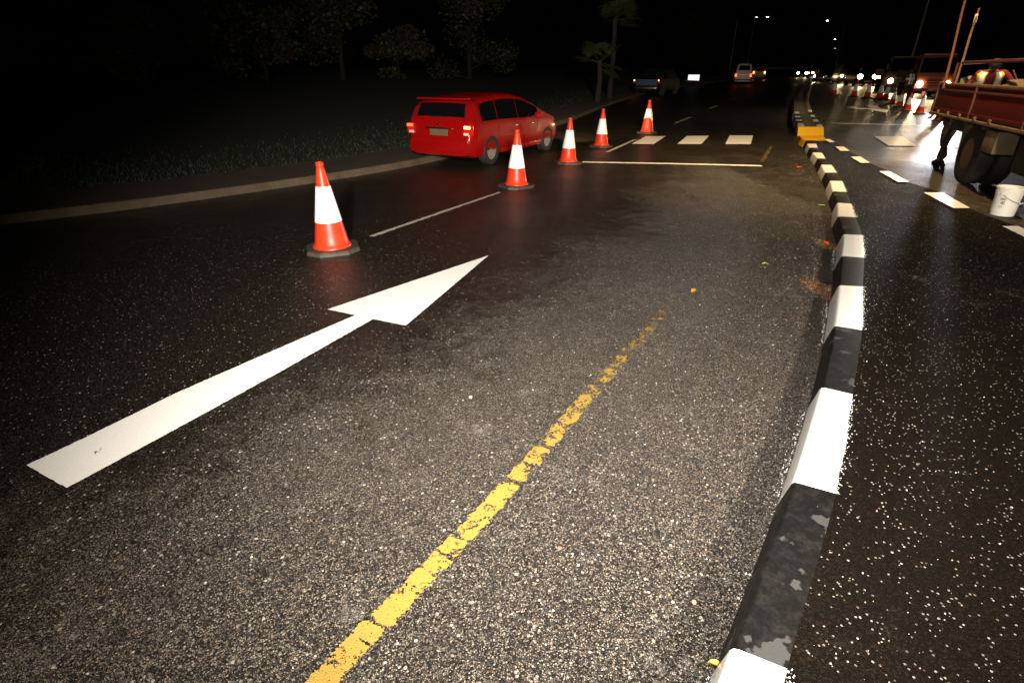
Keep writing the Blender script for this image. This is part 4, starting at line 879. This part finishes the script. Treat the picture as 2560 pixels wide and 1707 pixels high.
# dark-clothed worker striding behind the tail of the truck
fp = gp(2350, 401); hdp = math.atan2(-.35, -1)
WALK = dict(pelvis=(0, 0, .92), waist=(.05, 0, 1.08), chest=(.16, 0, 1.30), neck=(.24, 0, 1.44), head=(.31, 0, 1.53), crown=(.34, 0, 1.61), hip_l=(0, .09, .86), hip_r=(0, -.09, .86), knee_l=(.14, .09, .48), knee_r=(-.04, -.11, .48), ankle_l=(.22, .10, .09), ankle_r=(-.30, -.12, .13),
            sh_l=(.16, .19, 1.40), sh_r=(.16, -.19, 1.40), elbow_l=(.42, .24, 1.22), elbow_r=(.20, -.24, 1.14), wrist_l=(.52, .22, .98), wrist_r=(.40, -.20, 1.00), toedir_r=(.16, 0, -.09))
person('worker in dark clothes and brown boots striding behind the tail of the red truck', fp-Vector((0, 0, .06)), hdp, WALK, DARK, DARK2, SHOE, None, sc=1.04)

# ------------------------------------------------------------------ street lamps, sign, footbridge
def street_lamp(label, p, h, arm, ad, glow, group='street lamps along the dual carriageway', name='street_lamp'):
    e = empty(name, p, 0, label=label, cat='street lamp', group=group); a = Vector((ad[0], ad[1], 0)).normalized()
    mb = MB(); mb.tube([(0, 0, 0), (0, 0, h*.5), (0, 0, h)], [.10, .075, .05], 10); mb.lathe([(.16, 0), (.16, .03), (.11, .05), (.10, .5)], n=12); mb.build('pole', M['steel'], e, smooth=50)
    MB().tube([Vector((0, 0, h-.05)), a*arm*.3+Vector((0, 0, h+.10)), a*arm+Vector((0, 0, h+.28))], .028, 8).build('arm', M['dark_steel'], e, smooth=60)
    rz = math.atan2(a.y, a.x); c = a*(arm+.30)+Vector((0, 0, h+.30))
    ho = MB().box(c, (.62, .26, .10), rz=rz, bev=.04).build('lamp_head', M['steel'], e, smooth=40)
    MB().box(c-Vector((0, 0, .075)), (.36, .18, .05), rz=rz, bev=.015).build('lens', glow, ho, smooth=40)
    return e
lt_ = Vector((-ROADDIR.y, ROADDIR.x, 0))
def base_under(px, py, t): p = at(px, py, t); return Vector((p.x, p.y, ter(p.y)))
street_lamp('street lamp with a thin pole above the minibus, its head only a faint glint', base_under(1820, 200, 98), 8.9, 2.7, -lt_, M['lampdim'])
street_lamp('thin street lamp pole above the row of headlights', base_under(2083, 190, 98), 8.6, 2.6, lt_, M['lampglow'])
street_lamp('farther street lamp seen low against the thin pole over the headlights', base_under(2090, 190, 150), 8.0, 2.0, lt_, M['lampglow'])
street_lamp('farthest street lamp, a faint glint below the others', base_under(2092, 190, 205), 7.6, 2.4, lt_, M['lampdim'])
street_lamp('farther street lamp whose head glows brightest on the left', base_under(1862, 196, 124), 11.0, 2.2, -lt_, M['lampglow'])
street_lamp('tall street lamp pole running out of the frame above the first lorry', base_under(2272, 175, 46), 10.5, 2.4, lt_, M['lampdim'])
street_lamp('street lamp beside the near median, above the frame', Vector((8.6, 9.0, 0)), 9.0, 1.8, (-1, .2), M['lampglow'])
street_lamp('added unseen lamp post for the fill light over the right carriageway', Vector((23.0, 21.0, .1)), 9.0, 3.0, (-1, .35), M['lampglow'])  # post added out of view as a source for the right-hand fill
p = base_under(1732, 212, 66); e = empty('sign', p, math.atan2(-p.y, -p.x)+math.pi/2+R(5), label='small backlit white advertising panel beyond the blue pickup', cat='sign')
# local x = right as seen from the camera
pw, ph = 1.30, .92; zc = at(1732, 198, 66).z-p.z
MB().box((0, .06, zc), (pw+.1, .10, ph+.1), bev=.02).build('frame', M['blackplastic'], e)
MB().box((0, .0, zc), (pw, .03, ph)).build('panel', em('sign_panel', (.95, .86, 1), 1.3), e)
mb = MB(); random.seed(3)
for i in range(3): mb.box((-.05+.16*i, -.02, zc+.12-.10*i), (.42, .006, .035), rot=Matrix.Rotation(R(-6+8*i), 3, 'Y'))
mb.box((-.55, -.02, zc+.05), (.03, .006, .6)); mb.build('printed_lines', em('sign_print', (.62, .55, .72), .8), e)
for x in (-.45, .45): MB().tube([(x, .06, 0), (x, .06, zc-ph/2)], .04, 8).build('post', M['dark_steel'], e)
a, b = at(1868, 172, 150), at(2030, 168, 150); e = empty('footbridge', Vector((a.x, a.y, 0)), math.atan2(b.y-a.y, b.x-a.x), label='slim pale footbridge deck spanning the road in the far distance', cat='footbridge'); L_ = (b-a).length
MB().box((L_/2, 0, a.z+.1), (L_, 1.5, .45), bev=.05).build('deck', mat('bridge_concrete', (.7, .62, .55), .8, emit=None), e)
for x in (.5, L_-.5): MB().box((x, 0, a.z/2), (.5, 1.0, a.z)).build('pier', M['concrete'], e)
MB().box((L_/2, .7, a.z+.9), (L_, .05, .05)).build('handrail', M['steel'], e)

# ------------------------------------------------------------------ shrubs and trees behind the verge
def leaf_cloud(blobs, n, size, m, name, parent, seed, droop=0):
    rnd = random.Random(seed); mb = MB()
    for _ in range(n):
        c, r = rnd.choice(blobs); u = Vector((rnd.gauss(0, 1), rnd.gauss(0, 1), rnd.gauss(0, 1))).normalized(); q = Vector(c)+Vector((u.x*r[0], u.y*r[1], u.z*r[2]))*(rnd.random()**.4)
        d = Vector((rnd.gauss(0, 1), rnd.gauss(0, 1), rnd.gauss(0, .7)-droop)).normalized(); s_ = d.orthogonal().normalized(); s_.rotate(Matrix.Rotation(rnd.uniform(0, 6.28), 3, d)); l = size*rnd.uniform(.6, 1.4); w = l*.32
        mb.add([q, q+d*l*.5+s_*w, q+d*l, q+d*l*.5-s_*w], [(0, 1, 2, 3)], 0 if rnd.random() < .75 else 1)
    return mb.build(name, [m, M['leafr']] if name == 'crown' else m, parent)
M['leafr'] = mat('leaf_russet', (.05, .02, .012), .6)
def tree(label, px, py, h, w, seed, name='tree', cat='tree', n=3500, m=None, off=2.8, size=.16):
    p = gp(px, py)*2.5; p.z = 0; h *= 1.4; w *= 1.5; size *= 1.5; e = empty(name, (p.x, p.y, ter(p.y)+.25), 0, label=label, cat=cat, group=None); rnd = random.Random(seed)
    blobs = []
    mb = MB(); top = h*.55; mb.tube([(0, 0, -.4), (.05*rnd.gauss(0, 1), 0, top*.5), (.1*rnd.gauss(0, 1), .1, top)], [h*.03, h*.022, h*.014], 10)
    for i in range(9):
        a = rnd.uniform(0, 6.28); rr = w*rnd.uniform(.25, .75)/2; z = h*rnd.uniform(.12, .88); c = (math.cos(a)*rr*1.3, math.sin(a)*rr*1.3, z); blobs.append((c, (w*.26*rnd.uniform(.7, 1.3), w*.26*rnd.uniform(.7, 1.3), h*.13*rnd.uniform(.7, 1.3))))
        mb.tube([(0, 0, min(top, z*.6)), (c[0]*.5, c[1]*.5, z*.85), c], [h*.012, h*.008, h*.003], 6)
    mb.build('trunk', M['bark'], e, smooth=60)
    leaf_cloud(blobs, n, size, m or M['leafg'], 'crown', e, seed); return e
def beyond(px, py, off):
    p = gp(px, py); return p
tree('leafy shrub with reddish foliage at the far left behind the verge', 330, 455, 3.0, 3.2, 1, 'shrub', 'shrub', 3800)
tree('dim bushy shrub behind the verge, left of the nearest cone', 700, 400, 3.6, 3.2, 2, 'shrub', 'shrub', 3800)
tree('russet-leaved tree behind the verge, left of the red car', 880, 372, 4.8, 3.6, 3, 'tree', 'tree', 4600)
tree('dense shrub just behind the back of the red car', 1010, 350, 3.4, 2.8, 4, 'shrub', 'shrub', 3600)
tree('dark tree above the roof of the red car', 1180, 330, 5.5, 4.0, 5, 'tree', 'tree', 4600)
tree('far dark tree by the thin lamp pole left of the minibus', 1815, 207, 5.2, 4.2, 9, 'tree', 'tree', 2500, size=.3)
tree('tall leafy tree at the top edge behind the advertising panel', 1745, 214, 13, 6, 10, 'tree', 'tree', 3200, size=.35)
def fan_palm(label, px, py, h, seed, r=1.0):
    p = gp(px, py); e = empty('fan_palm', (p.x, p.y, ter(p.y)+.2), 0, label=label, cat='palm', group='fan palms behind the verge'); rnd = random.Random(seed)
    MB().tube([(0, 0, -.3), (.08, 0, h*.5), (.02, 0, h)], [.16, .13, .12], 10).build('trunk', M['bark'], e, smooth=60)
    for i in range(13):
        a = rnd.uniform(0, 6.28); el = rnd.uniform(-.7, 1.1); d = Vector((math.cos(a)*math.cos(el), math.sin(a)*math.cos(el), math.sin(el))); c = Vector((.02, 0, h))+d*.75
        mb = MB(); mb.tube([(.02, 0, h), c], .012, 5); up = Vector((0, 0, 1)); s_ = d.cross(up).normalized(); n_ = s_.cross(d)
        for k in range(22):
            b_ = R(-118+236*k/21); v = (d*math.cos(b_)+s_*math.sin(b_)); tip = c+v*r*rnd.uniform(.85, 1.05)-Vector((0, 0, .16*r)); w = (v.cross(n_)).normalized()*.045*r
            mb.add([c+v*.05, c+v*r*.55+w, tip, c+v*r*.55-w], [(0, 1, 2, 3)])
        mb.build('frond', M['leafg'], e)
fan_palm('tall fan palm with drooping pleated fronds between red car and pickup', 1522, 252, 3.9, 1, 1.0)
fan_palm('short fan palm with drooping pleated fronds above the red car', 1492, 262, 1.8, 2, .8)

# ------------------------------------------------------------------ litter, leaves, stones
random.seed(21)
def leaf(px, py, l, col, label, dz=.01, name='leaf', cat='leaf'):
    p = gp(px, py); a = random.uniform(0, 6.28); mb = MB(); n = 6; vs = []
    for i in range(n+1):
        t = i/n; w = l*.24*math.sin(math.pi*min(1, t*.96+.04))**.8; z = .004+.010*math.sin(t*3)+.004*random.random(); vs += [(l*(t-.5), -w, z+.006), (l*(t-.5), 0, z), (l*(t-.5), w, z+.006)]
    mb.add(vs, [(3*i+j, 3*i+j+1, 3*i+4+j, 3*i+3+j) for i in range(n) for j in range(2)]); o = mb.build(name, mat('leaf_'+str(px), col, .6), None, loc=(p.x, p.y, p.z+dz)); o.rotation_euler = (0, 0, a); tag(o, label, cat)
leaf(1733, 732, .10, (.55, .25, .02), 'curled orange leaf lying at the far end of the broken yellow line')
leaf(1912, 664, .07, (.30, .42, .06), 'small green leaf on the rough asphalt between yellow line and kerb')
leaf(2064, 612, .14, (.75, .11, .01), 'bright orange leaf lying close to the painted kerb', )
leaf(2070, 711, .16, (.03, .018, .01), 'dark twig piece lying on the rusty stain beside the kerb', .006, 'twig', 'twig')
leaf(1785, 1666, .045, (.75, .38, .04), 'small orange scrap beside the nearest white kerb block', .006, 'paper_scrap', 'litter')
leaf(244, 1140, .022, (.12, .05, .02), 'tiny brown leaf on the shaft of the big white arrow', .010)
leaf(1998, 420, .22, (.60, .03, .015), 'red scrap of litter beside the kerb short of the crossing', .006, 'plastic_scrap', 'litter')
leaf(2054, 517, .10, (.20, .34, .08), 'green leaf against the kerb beside a white block')
def pebble(px, py, r, col, label):
    p = gp(px, py); bm = bmesh.new(); bmesh.ops.create_icosphere(bm, subdivisions=2, radius=r)
    for v in bm.verts: v.co *= 1+.25*noise.noise(v.co*60+Vector((px, 0, 0))); v.co.z = v.co.z*.7
    me = bpy.data.meshes.new('pebble'); bm.to_mesh(me); bm.free(); me.materials.append(mat('pebble_'+str(px), col, .6)); o = bpy.data.objects.new('pebble', me); S.collection.objects.link(o); o.location = (p.x, p.y, p.z+r*.5); tag(o, label, 'pebble')
pebble(1398, 1371, .010, (.35, .09, .05), 'small round red pebble on the rough asphalt right of the yellow line')
pebble(1735, 1507, .010, (.55, .28, .15), 'small orange-pink pebble near the bottom, left of the black kerb block')
pebble(1176, 994, .011, (.7, .68, .62), 'single white pebble on the dark asphalt left of the yellow line')
# loose chips and grit swept against the kerb: uncountable
def grit(name, n, area, rmin, rmax, mats_, dzf, seed):
    rnd = random.Random(seed); mb = MB()
    for _ in range(n):
        x, y, z = area(rnd)
        r = rnd.uniform(rmin, rmax); k = rnd.randrange(len(mats_)); a = rnd.uniform(0, 6.28)
        ca, sa = math.cos(a), math.sin(a); P = []
        for dx, dy in ((1, .1), (.2, .9), (-.9, .3), (-.4, -.8), (.6, -.7)):
            dx *= rnd.uniform(.6, 1.2); dy *= rnd.uniform(.6, 1.2); P.append((x+(dx*ca-dy*sa)*r, y+(dx*sa+dy*ca)*r))
        mb.add([(u, v, z) for u, v in P]+[(x+(u-x)*.5, y+(v-y)*.5, z+r*.8) for u, v in P], [(i, (i+1) % 5, 5+(i+1) % 5, 5+i) for i in range(5)]+[(5, 6, 7, 8, 9)], k)
    mb.build(name, mats_, None, kind='stuff')
CH = [mat('chip_white', (.55, .50, .42), .6), mat('chip_grey', (.22, .19, .16), .7), mat('chip_tan', (.30, .19, .10), .7)]
def road_area(r):
    while True:
        t = r.random()**1.3; i = t*(len(KL)-2); j = int(i); q = KL[j].lerp(KL[j+1], i-j); d = abs(r.gauss(0, .9)); x = q.x-.08-d
        if q.y > .8: return (x, q.y+r.uniform(-.3, .3), ter(q.y))
def isl_area(r):
    t = r.random()**1.3; i = t*(len(KR)-2); j = int(i); q = KR[j].lerp(KR[j+1], i-j); d = abs(r.gauss(0, .55))+.01; y = q.y+r.uniform(-.2, .2); return (q.x+d, y, ter(y)+KZ-.003)
grit('gravel', 1700, road_area, .002, .0055, CH, 0, 4)
grit('gravel', 900, isl_area, .0015, .0045, CH, 0, 5)
# overbrushed white paint along the outer edge of each white block
WP = [M['kerb_white']]
def over(r):
    while True:
        b = r.choice([i for i in range(0, 14, 2)]); t = r.random(); q = KR[b].lerp(KR[b+1], t); y = q.y; d = r.expovariate(1/.010)
        return (q.x+d+.002, y, ter(y)+KZ-.003)
grit('paint_spatter', 1000, over, .0012, .0038, WP, 0, 6)
def over2(r):
    b = r.choice([0, 2, 4, 6]); q = KL[b].lerp(KL[b+1], r.random()); return (q.x-.045-r.expovariate(1/.014), q.y, ter(q.y))
grit('paint_spatter', 450, over2, .0012, .0036, WP, 0, 7)
# rusty silt washed against the kerb
c_ = gp(2064, 728)
def silt_area(r): x = c_.x+r.gauss(0, .07); y = c_.y+r.gauss(0, .17); return (min(x, c_.x+.15), y, .0)
grit('silt', 1500, silt_area, .0025, .008, [mat('rusty_crumb', (.20, .075, .016), .8), mat('brown_crumb', (.07, .032, .012), .9), mat('black_crumb', (.02, .012, .008), .9)], 0, 9)
c2_ = gp(2066, 612)
def silt2(r): return (c2_.x+r.gauss(0, .05), c2_.y+r.gauss(0, .12), .0)
grit('silt', 350, silt2, .0025, .007, [mat('orange_crumb', (.28, .09, .014), .8), mat('brown_crumb', (.07, .032, .012), .9)], 0, 10)

# hidden work lamp behind the truck that whitens the wet road beyond it
hp = at(2392, 232, 27)
lamp('crew_lamp', 'SPOT', (hp.x, hp.y, ter(hp.y)+.8), 8000, (.93, .94, 1), gp(2372, 340), .22, 31, .9)
